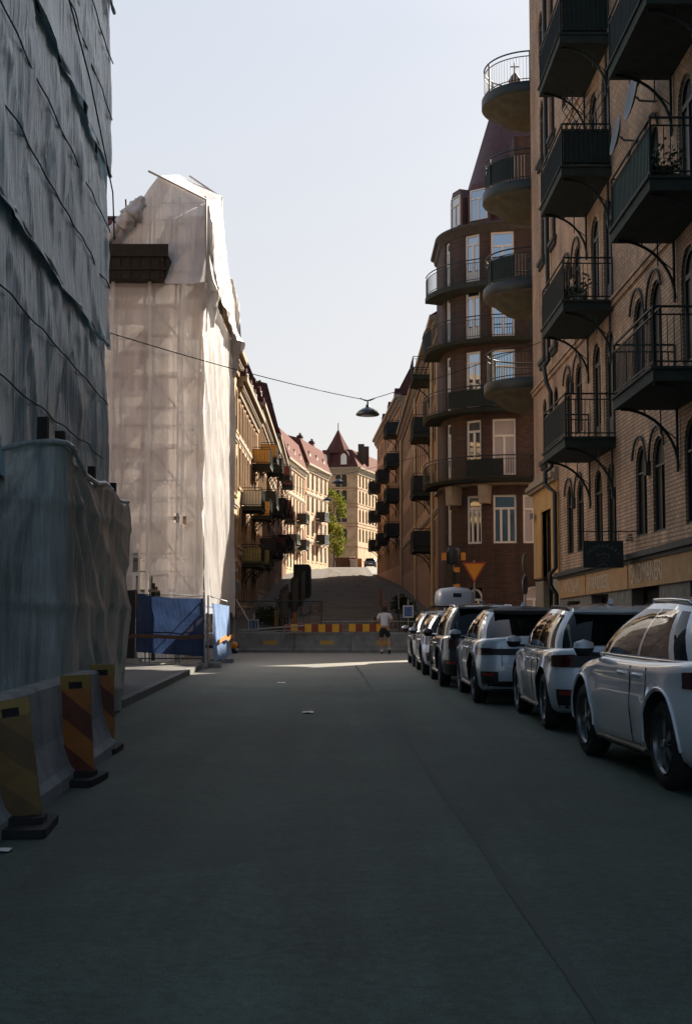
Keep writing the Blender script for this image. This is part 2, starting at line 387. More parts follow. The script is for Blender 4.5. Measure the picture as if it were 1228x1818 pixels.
def wall_holes(mb, L, z0, z1, holes, depth=.22, y=0.0, u0=0.0, mi=0):
    """front wall sheet in the plane y with openings (u0,u1,z0,z1,rise) and their reveals"""
    holes = [h for h in holes]
    us = sorted({u0, L} | {v for h in holes for v in h[:2]}); zs = sorted({z0, z1} | {v for h in holes for v in h[2:4]})
    for i in range(len(us) - 1):
        # merge the free cells of a column into runs
        run = None
        for j in range(len(zs) - 1):
            cu, cz = (us[i] + us[i + 1]) / 2, (zs[j] + zs[j + 1]) / 2
            inside = any(h[0] < cu < h[1] and h[2] < cz < h[3] for h in holes)
            if not inside:
                run = [zs[j], zs[j + 1]] if run is None else [run[0], zs[j + 1]]
            if run and (inside or j == len(zs) - 2):
                mb.quad((us[i], y, run[0]), (us[i + 1], y, run[0]), (us[i + 1], y, run[1]), (us[i], y, run[1]), mi); run = None
    for (a, b, c, d, rise) in holes:
        if rise > 0:
            ap = arc_pts(a, b, d, rise); n = len(ap); h = n // 2
            for k in range(h):
                mb.add([(a, y, d), (ap[k][0], y, ap[k][1]), (ap[k + 1][0], y, ap[k + 1][1])], [(0, 1, 2)], mi)
            for k in range(h, n - 1):
                mb.add([(b, y, d), (ap[k][0], y, ap[k][1]), (ap[k + 1][0], y, ap[k + 1][1])], [(0, 1, 2)], mi)
            out = [(a, c)] + ap + [(b, c)]
        else: out = [(a, c), (a, d), (b, d), (b, c)]
        for k in range(len(out)):
            p, q = out[k], out[(k + 1) % len(out)]
            mb.quad((p[0], y, p[1]), (q[0], y, q[1]), (q[0], y + depth, q[1]), (p[0], y + depth, p[1]), mi)

_wc = {}
def win_mesh(w, h, rise, style, fm, gm):
    """window meshes (frame, pane), origin at the middle of the sill, facing -y"""
    key = (round(w, 3), round(h, 3), round(rise, 3), style, fm.name, gm.name)
    if key in _wc: return _wc[key]
    f = MB(); t = .105 if style in ('cross', 'door', 'three') else .075 if style != 'thin' else .05
    hw = w / 2; zs = h - rise
    f.box(-hw, -hw + t, 0, .07, 0, zs); f.box(hw - t, hw, 0, .07, 0, zs); f.box(-hw + t, hw - t, 0, .07, 0, t)
    if rise > 0:
        ap = arc_pts(-hw, hw, h, rise); ip = arc_pts(-hw + t, hw - t, h - t, max(.02, rise - .0))
        for k in range(len(ap) - 1):
            f.add([(ap[k][0], 0, ap[k][1]), (ap[k + 1][0], 0, ap[k + 1][1]), (ip[k + 1][0], 0, ip[k + 1][1]), (ip[k][0], 0, ip[k][1]),
                   (ip[k][0], .07, ip[k][1]), (ip[k + 1][0], .07, ip[k + 1][1])], [(0, 1, 2, 3), (3, 2, 5, 4)])
    else: f.box(-hw + t, hw - t, 0, .07, h - t, h)
    if style in ('cross', 'thin'):
        zt = h * .70
        f.box(-hw + t, hw - t, .003, .066, zt - t * .5, zt + t * .5)
        f.box(-t * .5, t * .5, .006, .062, t, zt - t * .5)
    elif style == 'three':
        zt = h * .72
        f.box(-hw + t, hw - t, .003, .066, zt - t * .5, zt + t * .5)
        for s in (-1, 1): f.box(s * w / 6 - t * .5, s * w / 6 + t * .5, .006, .062, t, zt - t * .5)
    elif style == 'door':
        zt = h * .80
        f.box(-hw + t, hw - t, .003, .066, zt - t * .5, zt + t * .5)
        f.box(-t * .6, t * .6, .006, .062, t, zt - t * .5)
        f.box(-hw + t, hw - t, .012, .058, t, h * .22)
    elif style == 'bars':
        f.box(-t * .4, t * .4, .006, .062, t, h - t)
        for k in (1, 2, 3): f.box(-hw + t, hw - t, .003, .06, h * k / 4 - .02, h * k / 4 + .02)
    p = MB(); pts = [(-hw + .01, .01)] + ([(x * .99, z - .005) for x, z in arc_pts(-hw, hw, h, rise)] if rise > 0 else [(-hw + .01, h - .01), (hw - .01, h - .01)]) + [(hw - .01, .01)]
    p.add([(x, .045, z) for x, z in pts], [tuple(range(len(pts)))])
    _wc[key] = (f.mesh('window', fm), p.mesh('pane', gm)); return _wc[key]
_wf = {}
def window(parent, u, z, w, h, rise=0, style='cross', fm=None, gm=None, d=.15, rz=0, far=False, name='window', loc=None, label=None):
    fm = fm or MT['white_paint']; gm = gm or MT['glass']
    a, b = win_mesh(w, h, rise, style, fm, gm)
    L = loc or (u, d, z)
    if far:
        key = (a.name, b.name)
        if key not in _wf:
            bm = bmesh.new(); bm.from_mesh(a); n0 = len(bm.faces); bm.from_mesh(b)
            me = bpy.data.meshes.new('window'); bm.faces.ensure_lookup_table()
            for i in range(n0, len(bm.faces)): bm.faces[i].material_index = 1
            bm.to_mesh(me); bm.free(); me.materials.clear(); me.materials.append(fm); me.materials.append(gm); _wf[key] = me
        o = link(name, _wf[key], parent, L, rz)
    else:
        o = link(name, a, parent, L, rz); link('pane', b, o)
    if label: o['label'] = label
    return o

def railing(x0, x1, y0, y1, h, mb, gap=.12, post=.022, bar=.009, sides='nfl', mid=True):
    """rails and bars round a rectangular slab; y0 is the outer edge, y1 the wall; sides: n,l = ends, f = front"""
    segs = []
    if 'f' in sides: segs.append(((x0, y0), (x1, y0)))
    if 'n' in sides: segs.append(((x1, y0), (x1, y1)))
    if 'l' in sides: segs.append(((x0, y1), (x0, y0)))
    for (a, b), (c, d) in segs:
        for z in ((h, h - .14, .09) if mid else (h, .09)):
            mb.tube([(a, b, z), (c, d, z)], .017 if z < h else .024, 5)
        ln = math.hypot(c - a, d - b); n = max(2, int(ln / gap))
        for i in range(n + 1):
            t = i / n; big = i in (0, n)
            mb.tube([(a + (c - a) * t, b + (d - b) * t, -.05 if big else .09), (a + (c - a) * t, b + (d - b) * t, h if big else h - .14)], post if big else bar, 4, caps=False)

def balcony(parent, u0, u1, z, out=1.23, slab=.2, h=1.05, panel=None, bracket=True, smat=None, rmat=None, gap=.12, panels='f', thin=False):
    """rectangular iron balcony: slab at z (its underside), railing, brackets, optional sheet panels"""
    smat = smat or MT['slab']; rmat = rmat or MT['iron']
    s = MB(); s.box(u0, u1, -out, 0, 0, slab); s.box(u0 - .04, u1 + .04, -out - .04, 0, slab, slab + .05)
    b = s.build('balcony', smat, parent, (0, 0, z))
    r = MB(); railing(u0 + .02, u1 - .02, -out + .02, -.02, h + slab, r, gap)
    for i in range(len(r.v)): pass
    rr = MB()
    railing(u0 + .03, u1 - .03, -out + .03, -.02, h, rr, gap)
    rr.build('railing', rmat, b, (0, 0, slab + .05))
    if panel:
        p = MB()
        if 'f' in panels: p.box(u0 + .05, u1 - .05, -out + .055, -out + .065, slab + .09, slab + h - .1)
        if 'n' in panels: p.box(u1 - .065, u1 - .055, -out + .07, -.03, slab + .09, slab + h - .1)
        if 'l' in panels: p.box(u0 + .055, u0 + .065, -out + .07, -.03, slab + .09, slab + h - .1)
        p.build('panel', panel, b)
    if bracket:
        for u in (u0 + .25, u1 - .25):
            k = MB(); pts = []
            for i in range(11):
                a = math.pi / 2 * i / 10
                pts.append((u, -(out - .12) * (1 - math.sin(a)) - .04, -.02 - 1.15 * (1 - math.cos(a))))
            k.tube(pts, .032, 5)
            k.tube([(u, -.05, 0), (u, -.05, -1.25)], .03, 5)
            k.tube([(u, -out * .30, -.02), (u, -out * .30, -.52)], .014, 4); k.tube([(u, -out * .55, -.02), (u, -out * .55, -.16)], .014, 4)
            k.tube([(u, -.05, -.62), (u, -out * .42, -.22)], .012, 4)
            k.build('bracket', rmat, b)
    return b
# ---------------------------------------------------------------- tan brick corner building on the right
MT['plant_dark'] = mat('dark_balcony_plant', (.03, .05, .015), .8, var=.4)
def corner_building():
    L, H = 41.0, 25.0
    t = thing('brick_building', 'tan brick corner building with iron balconies and shop fronts along the right pavement', 'building', (6.5, 44.5, 0), -math.pi / 2)
    slabs = [5.45 + 3.35 * k for k in range(5)]
    wins = []      # (u, z, w, h, rise, style)
    for k in range(6):
        zf = 2.15 if k == 0 else slabs[k - 1]
        sill, top = zf + 1.0, zf + 3.0
        if k == 5: top = zf + 2.7
        for u in (7.0, 8.65, 16.1, 17.7, 25.2, 26.8, 34.3, 35.9):
            wins.append((u, sill, 1.05, top - sill, .5, 'thin'))
        for u in (11.25, 12.9, 20.3, 21.95, 29.4, 31.0, 38.5):
            s0 = zf + .25 if k else sill
            wins.append((u, s0, 1.05, top - s0, .5, 'door' if k else 'thin'))
        if k:
            wins.append((2.45, sill, .85, top - sill, .4, 'thin')); wins.append((4.75, sill, .8, top - sill, .4, 'thin'))
    holes = [(u - w / 2, u + w / 2, z, z + h, r) for u, z, w, h, r, s in wins]
    wb = MB()
    wall_holes(wb, L, 2.55, H, holes + [(1.75, 3.75, 2.5, 4.75, 0)], .13)
    # chamfered and rounded corner, side street wall, back and top
    ch = [(0, 0)] + [(-.9 * math.sin(a) - .02 * k, .9 * (1 - math.cos(a)) + .02 * k) for k, a in enumerate([R(15), R(30), R(45)], 1)] + [(-2.4, 2.6), (-5.0, 19.5)]
    for (a, b), (c, d) in zip(ch, ch[1:]):
        wb.quad((a, b, 0.02), (a, b, H), (c, d, H), (c, d, 0.02))
    wb.quad((L, 0, 0), (L, 0, H), (L, 14, H), (L, 14, 0)); wb.quad((-5.0, 19.5, 0), (-5, 19.5, H), (L, 14, H), (L, 14, 0))
    wb.add([(u, d, H) for u, d in ch] + [(L, 14, H), (L, 0, H)], [tuple(range(len(ch) + 2))])
    wb.build('wall', MT['tan_brick'], t)
    for u, z, w, h, r, s in wins:
        window(t, u, z, w, h, r, s, fm=MT['frame_dark'], gm=MT['matt_glass'], d=.05)
    # rusticated ground floor with shop openings
    shops = [(u, u + wd, .55 if dr else 1.0, tp, 0) for u, wd, dr, tp in ((6.7, 2.0, 0, 1.78), (10.4, 2.2, 0, 1.92), (15.2, 2.6, 1, 2.12), (20.2, 2.6, 0, 2.25), (25.6, 2.2, 1, 2.3), (30.5, 2.5, 0, 2.3), (35.5, 2.5, 0, 2.3))]
    tall = (1.75, 3.75, .3, 4.75, 0)
    gb = MB(); wall_holes(gb, L, 0, 2.55, shops, .35, y=-.06, u0=5.4)
    gb.quad((5.4, -.06, 0), (5.4, -.06, 2.55), (5.4, 0, 2.55), (5.4, 0, 0)); gb.quad((5.4, -.06, 2.55), (L, -.06, 2.55), (L, 0, 2.55), (5.4, 0, 2.55))
    gb.build('stone_base', MT['stone'], t)
    cb = MB(); wall_holes(cb, 5.4, 0, 2.55, [(tall[0], tall[1], tall[2], 2.55, 0)], .25, y=0, u0=0)
    cb.build('corner_base', MT['stone_trim'], t)
    # ochre plaster pier at the corner, proud of the brick
    ob = MB(); wall_holes(ob, 5.1, 2.6, 5.5, [(tall[0], tall[1], 2.6, 4.75, 0)], .2, y=-.05, u0=-.02)
    ob.quad((5.1, -.05, 2.6), (5.1, -.05, 5.5), (5.1, 0, 5.5), (5.1, 0, 2.6))
    for (a, b), (c, d) in zip(ch[:5], ch[1:5]):
        n = Vector((-(d - b), (c - a), 0)); n = Vector(((b - d), (c - a), 0)).normalized() * -.05
        n = Vector((-.035, -.035, 0))
        ob.quad((a + n.x, b + n.y, 2.6), (a + n.x, b + n.y, 5.5), (c + n.x, d + n.y, 5.5), (c + n.x, d + n.y, 2.6))
    ob.build('plaster_pier', MT['ochre'], t)
    sw = window(t, 2.75, .3, 1.96, 4.42, 0, 'bars', fm=MT['frame_dark'], gm=MT['matt_glass'], d=.19, name='shop_window')
    for (a, b, c, d, r) in shops:
        window(t, (a + b) / 2, c + .01, b - a - .03, d - c - .02, 0, 'thin', fm=MT['frame_dark'], gm=MT['matt_glass'], d=.2, name='shop_window')
    # thick moulding over the corner pier, string courses, cornice
    cm = MB()
    for zz, o, hh in ((5.5, .18, .10), (5.6, .26, .14), (5.74, .14, .16)):
        cm.box(-.5, 5.15, -o, .0, zz, zz + hh)
        cm.prism([(-.5 , -o), (-.5, 0), (-2.3, 2.3), (-2.3 - o, 2.3 - o * .3), (-.95 - o * .5, .35 - o * .6)], 'z', zz, zz + hh)
    cm.build('moulding', MT['stone_trim'], t)
    sc = MB(); sc.box(0, L, -.10, 0, 9.0, 9.1); sc.box(0, L, -.06, 0, 8.88, 9.0)
    sc.box(5.2, L, -.05, 0, 15.75, 15.85); sc.build('string_course', MT['tan_brick'], t)
    sill = MB()
    sill.prism([(5.5, 2.62), (L, 3.12), (L, 3.0), (5.5, 2.5)], 'y', -.26, -.062); sill.prism([(5.5, 2.5), (L, 3.0), (L, 2.9), (5.5, 2.42)], 'y', -.17, -.063)
    sill.build('sill_course', MT['dark_trim'], t)
    co = MB(); co.box(0, L, -.7, 0, H - .5, H + .1); co.box(0, L, -.4, 0, H - 1.0, H - .5)
    co.build('cornice', MT['stone_trim'], t)
    rf = MB(); rf.prism([(-.6, H + .1), (14, H + .1), (11, H + 5), (3, H + 5)], 'x', -1, L); rf.build('roof', MT['dark_roof'], t)
    # sign band over the shops, in three boards with lettering
    def sign(u0, u1, text, ta, tb, hgt):
        def zt(u): return 2.55 + (u - 5.5) * .0132 - .06
        def zbm(u): return zt(u) - .62
        p = MB(); p.prism([(u0, zbm(u0)), (u1, zbm(u1)), (u1, zt(u1)), (u0, zt(u0))], 'y', -.125, -.063)
        o = p.build('sign_board', MT['sign_ochre'], t)
        if text:
            cu = bpy.data.curves.new('lettering', 'FONT'); cu.body = text; cu.size = 1; cu.extrude = .004
            to = bpy.data.objects.new('lettering', cu); COL.objects.link(to)
            bpy.context.view_layer.update(); dg = bpy.context.evaluated_depsgraph_get()
            me = bpy.data.meshes.new_from_object(to.evaluated_get(dg)); bpy.data.objects.remove(to)
            xs_ = [v.co.x for v in me.vertices]; ys_ = [v.co.y for v in me.vertices]
            x0, x1, y0, y1 = min(xs_), max(xs_), min(ys_), max(ys_)
            # facade letters run from the far end to the near one seen from the street: u decreases to the right for the reader
            for v in me.vertices:
                fx = (v.co.x - x0) / (x1 - x0); fy = (v.co.y - y0) / (y1 - y0)
                u = ta + fx * (tb - ta); zc = (zt(u) + zbm(u)) / 2
                v.co = Vector((u, -.131 - v.co.z, zc + (fy - .5) * hgt))
            me.materials.clear(); me.materials.append(MT['sign_letters'])
            link('lettering', me, o)
        return o
    MT['sign_ochre'] = mat('sign_ochre', (.40, .22, .09), .8, var=.2, scale=3)
    MT['sign_letters'] = mat('sign_letters', (.56, .43, .31), .8, var=.1)
    sign(5.6, 9.85, 'NYCKLAR', 6.5, 9.1, .40); sign(9.95, 15.1, 'SKRÄDDERI', 10.3, 13.1, .40); sign(15.2, 24.5, 'SKOMAKERI', 15.5, 18.4, .42); sign(24.6, L, '', 0, 1, .4)
    # hood mouldings over the window pairs
    for k in range(6):
        zf = 2.15 if k == 0 else slabs[k - 1]
        ztop = zf + 3.0
        if k == 5: continue
        for c in (7.83, 16.9, 26.0, 35.1):
            hm = MB(); pts = []
            for s in (-1, 1):
                cc = c + s * .82; r = .68
                arc = [(cc - r * math.cos(math.pi * i / 10), -.05, ztop - .48 + r * math.sin(math.pi * i / 10)) for i in range(11)]
                pts += arc[1:] if s < 0 else arc[:-1]
            hm.tube(pts, .030, 5); hm.box(c - .09, c + .09, -.1, 0, ztop - .75, ztop - .45)
            hm.build('hood_moulding', MT['dark_trim'], t)
    # brick panels and ledges that break up the corner
    for k in range(1, 5):
        zf = slabs[k - 1]
        led = MB()
        for u in (2.45, 4.75): led.box(u - .6, u + .6, -.13, 0, zf + .82, zf + .95); [led.box(u - .5 + i * .22, u - .4 + i * .22, -.09, 0, zf + .66, zf + .82) for i in range(5)]
        led.build('window_ledge', MT['dark_trim'], t)
    # balconies: two columns in view and one nearer
    for ci, (u0, u1) in enumerate(((10.1, 13.5), (19.2, 22.5), (28.2, 31.5))):
        for k, z in enumerate(slabs):
            pan = None; ps = 'f'
            if ci == 1 and k == 1: pan = MT['green']
            if ci == 0 and k in (2, 3): pan = MT['cover']; ps = 'fn'
            if ci == 1 and k == 2: pan = MT['cover']
            if ci == 2: pan = MT['cover']
            b = balcony(t, u0, u1, z, panel=pan, panels=ps, gap=.11)
            if (ci, k) in ((0, 2), (0, 4), (1, 3)):      # trellis at the near end of the balcony
                tr = MB(); ue = u1 - .06
                for q in range(-6, 9):
                    for sg in (-1, 1):
                        a0_, a1_ = -1.15 + q * .16, -1.15 + q * .16 + sg * 1.15
                        lo_, hi_ = max(-1.15, min(a0_, a1_)), min(-.08, max(a0_, a1_))
                        if hi_ - lo_ < .05: continue
                        f0, f1 = (lo_ - a0_) / (a1_ - a0_), (hi_ - a0_) / (a1_ - a0_)
                        za, zb_ = .3 + 1.9 * min(f0, f1), .3 + 1.9 * max(f0, f1)
                        if sg > 0: tr.tube([(ue, lo_, za), (ue, hi_, zb_)], .010, 4, caps=False)
                        else: tr.tube([(ue, hi_, za), (ue, lo_, zb_)], .010, 4, caps=False)
                tr.build('trellis', MT['wood'], b)
            if (ci, k) in ((0, 1), (1, 1), (1, 2), (0, 3)):      # pots with plants, a small table
                rq = random.Random(ci * 7 + k)
                for q in range(3):
                    px_, py_ = u1 - .35 - rq.random() * 1.6, -1.0 + rq.random() * .4
                    po = MB(); po.lathe([(.10, 0), (.14, .24), (.12, .24)], (px_, py_, .25), 12); po.build('flower_pot', MT['dark_trim'], b)
                    lf = MB()
                    for _ in range(90):
                        dv = Vector((rq.gauss(0, .13), rq.gauss(0, .13), abs(rq.gauss(.2, .2)))); av = Vector((rq.gauss(0, 1), rq.gauss(0, 1), rq.gauss(0, 1))).normalized(); bv = av.orthogonal().normalized(); cv = av.cross(bv); c0 = Vector((px_, py_, .5)) + dv
                        lf.add([c0 - bv * .05, c0 + cv * .03, c0 + bv * .05, c0 - cv * .03], [(0, 1, 2, 3)])
                    lf.build('leaves', MT['plant_dark'], b)
                tb = MB(); tb.lathe([(0, .92), (.32, .92), (.32, .95), (0, .95)], (u0 + 1.5, -.65, 0), 16); tb.tube([(u0 + 1.5, -.65, .25), (u0 + 1.5, -.65, .92)], .025, 6); tb.build('table', MT['iron'], b)
            if pan is MT['green']: b['label'] = 'balcony with green sheeting behind its bars'
    # corrugated downpipe
    dp = MB(); dp.tube([(4.15, -.12, 24.4), (4.15, -.12, 9.4), (4.05, -.25, 9.2), (4.5, -.25, 8.6), (4.55, -.13, 8.3), (4.55, -.13, 5.95), (4.6, -.34, 5.8), (4.6, -.34, 5.4), (5.28, -.16, 5.1), (5.28, -.16, 2.8), (5.3, -.34, 2.6), (5.3, -.34, 2.3), (5.3, -.15, 2.0), (5.3, -.15, .2)], .07, 8)
    dp.build('downpipe', MT['iron'], t)
    # rounded balconies on the corner, stone bowls with curved iron railings
    for k, z in enumerate((9.25, 12.75, 16.3, 19.85)):
        cx, cy = -1.75, .25; r = 1.72; a0, a1 = R(105), R(352)
        s = MB(); s.lathe([(.55, -.62), (.95, -.52), (1.3, -.26), (1.5, -.08), (r + .02, .0), (r + .02, .32), (r - .1, .40), (0.02, .40)], (cx, cy, 0), 40, 0, True)
        s.lathe([(.02, -.62), (.55, -.62)], (cx, cy, 0), 40)
        b = s.build('round_balcony', MT['slab_tan'], t, (0, 0, z))
        e = MB(); e.lathe([(r + .03, .02), (r + .05, .04), (r + .05, .36), (r + .03, .39)], (cx, cy, 0), 40); e.build('edge_band', MT['iron'], b)
        rl = MB(); n = 34
        P = lambda a, zz, rr=r - .06: (cx + rr * math.cos(a), cy + rr * math.sin(a), zz)
        for zz, tr in ((1.5, .03), (1.32, .02), (.5, .018)): rl.tube([P(a0 + (a1 - a0) * i / n, zz) for i in range(n + 1)], tr, 5)
        m = 60
        for i in range(m + 1):
            big = i % 15 == 0
            a = a0 + (a1 - a0) * i / m
            rl.tube([P(a, .38), P(a, 1.5 if big else 1.32)], .035 if big else .0075, 4, caps=False)
        rl.build('railing', MT['iron'], b)
        if k in (0, 1, 2):
            cl = MB(); n2 = 20
            lo, hi = (R(170), R(330)) if k != 1 else (R(150), R(330))
            cl.grid(lambda i, j: P(lo + (hi - lo) * i, .5 + .8 * j, r - .10), n2, 1)
            if k != 0: cl.build('sheet', MT['cover'], b)
    # wall dishes
    return t
MT['cover'] = mat('dark_sheet', (.012, .020, .016), .85, var=.3, scale=3)
corner = corner_building()
# ---------------------------------------------------------------- a terraced town house: local x along the street front, local -y towards the street
def dormer(parent, u, z, d, w=1.3, h=1.6, mats=None, wm=None, arch=True):
    """small roof dormer with a window, its front in the plane y=d"""
    b = MB(); n = 8
    prof = [(u - w / 2, z)] + [(u - w / 2 * math.cos(math.pi * k / n), z + h * .62 + h * .38 * math.sin(math.pi * k / n)) for k in range(n + 1)] + [(u + w / 2, z)] if arch else \
           [(u - w / 2, z), (u - w / 2, z + h * .7), (u, z + h), (u + w / 2, z + h * .7), (u + w / 2, z)]
    b.prism(prof, 'y', d, d + 2.4)
    o = b.build('dormer', mats, parent)
    x = window(o, u, z + .18, w * .62, h * .68, .3 if arch else 0, 'thin', fm=wm or MT['white_paint'], far=True, loc=(u, d - .08, z + .18))
    return o
def chimney(parent, u, d, z, w=.8, dp=.6, h=1.6, m=None):
    b = MB(); b.box(u - w / 2, u + w / 2, d, d + dp, z - 1.5, z + h); b.box(u - w / 2 - .08, u + w / 2 + .08, d - .08, d + dp + .08, z + h - .3, z + h - .12)
    for k in (-1, 1): b.tube([(u + k * w * .25, d + dp / 2, z + h), (u + k * w * .25, d + dp / 2, z + h + .3)], .11, 6)
    return b.build('chimney', m or MT['red_brick'], parent)

def row_house(name, label, pos, rz, L, H, zb, wm, cols, floors, trim=None, roof=None, depth=11, base=None, dormers=(), chimneys=(), courses=(),
              balconies=(), frames=None, glass=None, ww=1.0, style='thin', surround=None, group=None, zbase=None):
    """cols: window centre lines; floors: (sill, height, rise); roof: (kind, height, material)"""
    trim = trim or MT['stone_trim']
    t = thing(name, label, 'building', pos, rz, group)
    holes, ws = [], []
    for (s, h, r) in floors:
        for u in cols:
            holes.append((u - ww / 2, u + ww / 2, s, s + h, r)); ws.append((u, s, h, r))
    zb_ = zbase if zbase is not None else zb
    b = MB(); wall_holes(b, L, zb, H, holes, .09)
    b.quad((0, 0, zb - 4), (0, 0, zb), (L, 0, zb), (L, 0, zb - 4))
    for u in (0, L): b.quad((u, 0, zb - 4), (u, 0, H), (u, depth, H), (u, depth, zb - 4))
    b.quad((0, depth, zb - 4), (0, depth, H), (L, depth, H), (L, depth, zb - 4)); b.quad((0, 0, H), (L, 0, H), (L, depth, H), (0, depth, H))
    b.build('wall', wm, t)
    for (u, s, h, r) in ws:
        window(t, u, s, ww, h, r, style, fm=frames or MT['frame_dark'], gm=glass or MT['matt_glass'], d=.02, far=True)
    if surround:
        for (u, s, h, r) in ws:
            key = ('sur', ww, h, r, surround.name)
            if key not in _wf:
                q = MB(); a = .14
                q.box(-ww / 2 - a, -ww / 2, -.05, 0, -.1, h - r); q.box(ww / 2, ww / 2 + a, -.05, 0, -.1, h - r); q.box(-ww / 2 - a * 1.4, ww / 2 + a * 1.4, -.1, 0, -.22, -.1)
                if r:
                    o_ = arc_pts(-ww / 2 - a, ww / 2 + a, h + a, r + a); i_ = arc_pts(-ww / 2, ww / 2, h, r)
                    for k in range(len(o_) - 1): q.add([(o_[k][0], -.05, o_[k][1]), (o_[k + 1][0], -.05, o_[k + 1][1]), (i_[k + 1][0], -.05, i_[k + 1][1]), (i_[k][0], -.05, i_[k][1]), (o_[k][0], 0, o_[k][1]), (o_[k + 1][0], 0, o_[k + 1][1])], [(0, 1, 2, 3), (0, 1, 5, 4)])
                else: q.box(-ww / 2 - a, ww / 2 + a, -.07, 0, h, h + .2)
                _wf[key] = q.mesh('surround', surround)
            link('surround', _wf[key], t, (u, 0, s))
    c = MB(); c.box(-.15, L + .15, -.55, 0, H - .22, H + .06); c.box(-.1, L + .1, -.34, 0, H - .5, H - .22); c.box(0, L, -.14, 0, H - .95, H - .5)
    nd = int(L / .7)
    for i in range(nd): c.box(i * .7 + .2, i * .7 + .42, -.30, -.14, H - .72, H - .5)
    c.build('cornice', trim, t)
    for z in courses:
        k = MB(); k.box(0, L, -.12, 0, z, z + .22); k.box(0, L, -.07, 0, z - .12, z); k.build('string_course', trim, t)
    if base:
        zt, bm_ = base
        k = MB()
        nb = sorted([(u - ww / 2, u + ww / 2) for u in cols])
        cells = [(a, b) for a, b in nb]
        hs = [(a, b, max(s, zb), min(s + h, zt), 0) for (u, s, h, r) in ws for a, b in [(u - ww / 2, u + ww / 2)] if s < zt - .3]
        wall_holes(k, L, zb, zt, hs, .04, y=-.04); k.quad((0, -.04, zt), (L, -.04, zt), (L, 0, zt), (0, 0, zt))
        k.build('stone_base', bm_, t)
    if roof:
        kind, rh, rm = roof
        r = MB()
        if kind == 'mansard':
            r.prism([(-.45, H + .06), (depth, H + .06), (depth - 1.2, H + rh), (.75, H + rh)], 'x', -.1, L + .1)
            r.prism([(.75, H + rh), (depth - 1.2, H + rh), (depth / 2, H + rh + 1.3)], 'x', -.1, L + .1)
        else: r.prism([(-.5, H + .06), (depth, H + .06), (depth / 2, H + rh)], 'x', -.1, L + .1)
        r.build('roof', rm, t)
        for u in dormers: dormer(t, u, H + .25, .02, mats=rm, arch=kind == 'mansard')
        for (u, d, hh) in chimneys: chimney(t, u, d, H + rh, h=hh)
    for bc in balconies:
        (u0, u1, z, pan) = bc[:4]
        balcony(t, u0, u1, z, out=1.2, panel=pan, panels='fnl', gap=.16)
    return t

MT['pipe_pale'] = mat('pale_zinc', (.55, .42, .24), .6, var=.1)
HILL = lambda y: gz(y)
# ---- left side, near to far (their street fronts catch the sun)
def left_rz(yaw=0): return math.pi / 2 + R(yaw)
row_house('stone_building', 'yellow stone building right behind the white wrapped scaffold', (-6.0, 46.6, 0), left_rz(), 24.2, 15.3, 0.0, MT['yellow_stone'],
          [1.5 + 2.0 * i for i in range(12)], [(.9, 2.2, .4), (4.4, 2.1, 0), (7.9, 2.1, .4), (11.4, 2.2, .4)], courses=(3.6, 7.2, 10.8), roof=('gable', .7, MT['dark_roof']), surround=MT['yellow_stone'], ww=1.0, base=(3.2, MT['stone_trim']))
MT['yellow_panel'] = mat('orange_balcony_panel', (.62, .33, .07), .7, var=.15, scale=6)
MT['white_panel'] = mat('white_balcony_panel', (.62, .60, .52), .7, var=.12, scale=6)
MT['red_panel'] = mat('red_balcony_panel', (.22, .05, .035), .7, var=.2, scale=6)
MT['dark_panel'] = mat('dark_balcony_panel', (.02, .024, .024), .7, var=.2, scale=6)
MT['olive_panel'] = mat('reed_balcony_panel', (.34, .29, .11), .9, var=.35, scale=6, stretch=(8, 1, 1))
YP, WP, RP, DP, OP = MT['yellow_panel'], MT['white_panel'], MT['red_panel'], MT['dark_panel'], MT['olive_panel']
row_house('apartment_building', 'cream house with orange and white balcony screens and a steep red roof with chimneys', (-6.0, 71.0, 0), left_rz(), 16.0, 14.4, .8, MT['cream'],
          [1.2 + 1.95 * i for i in range(8)], [(1.9, 2.1, 0), (5.2, 2.1, .4), (8.5, 2.1, 0), (11.4, 1.9, .4)], courses=(4.6, 11.0), roof=('mansard', 2.6, MT['dark_roof']), dormers=(3, 7, 11, 14.5), chimneys=((4, 1.5, 1.4), (9, 1.2, 1.8), (14, 1.6, 1.6)),
          surround=MT['cream'], balconies=((2.9, 5.9, 7.25, WP), (2.9, 5.9, 4.0, OP), (10.8, 13.6, 10.6, YP), (10.8, 13.6, 7.3, YP), (10.8, 13.6, 4.2, OP)), base=(4.3, MT['stone_trim']))
row_house('apartment_building', 'beige house with stacked dark balconies, third on the left past the scaffold', (-6.0, 87.2, 0), left_rz(.6), 27.0, 15.6, 1.8, MT['beige'],
          [1.3 + 2.05 * i for i in range(13)], [(3.0, 2.1, 0), (6.3, 2.1, .4), (9.6, 2.1, .4), (12.7, 1.9, .4)], courses=(5.6, 12.2), roof=('mansard', 3.0, MT['dark_roof']), dormers=(4, 9, 14, 19, 24), chimneys=((6, 1.5, 1.4), (17, 1.2, 1.8)),
          surround=MT['beige'], balconies=((3.0, 6.0, 5.4, DP), (3.0, 6.0, 8.7, DP), (3.0, 6.0, 12.0, YP), (13, 16, 5.6, DP), (13, 16, 8.9, DP), (13, 16, 12.2, DP), (21, 24, 6.5, RP), (21, 24, 9.8, DP)), base=(5.0, MT['stone_trim']))
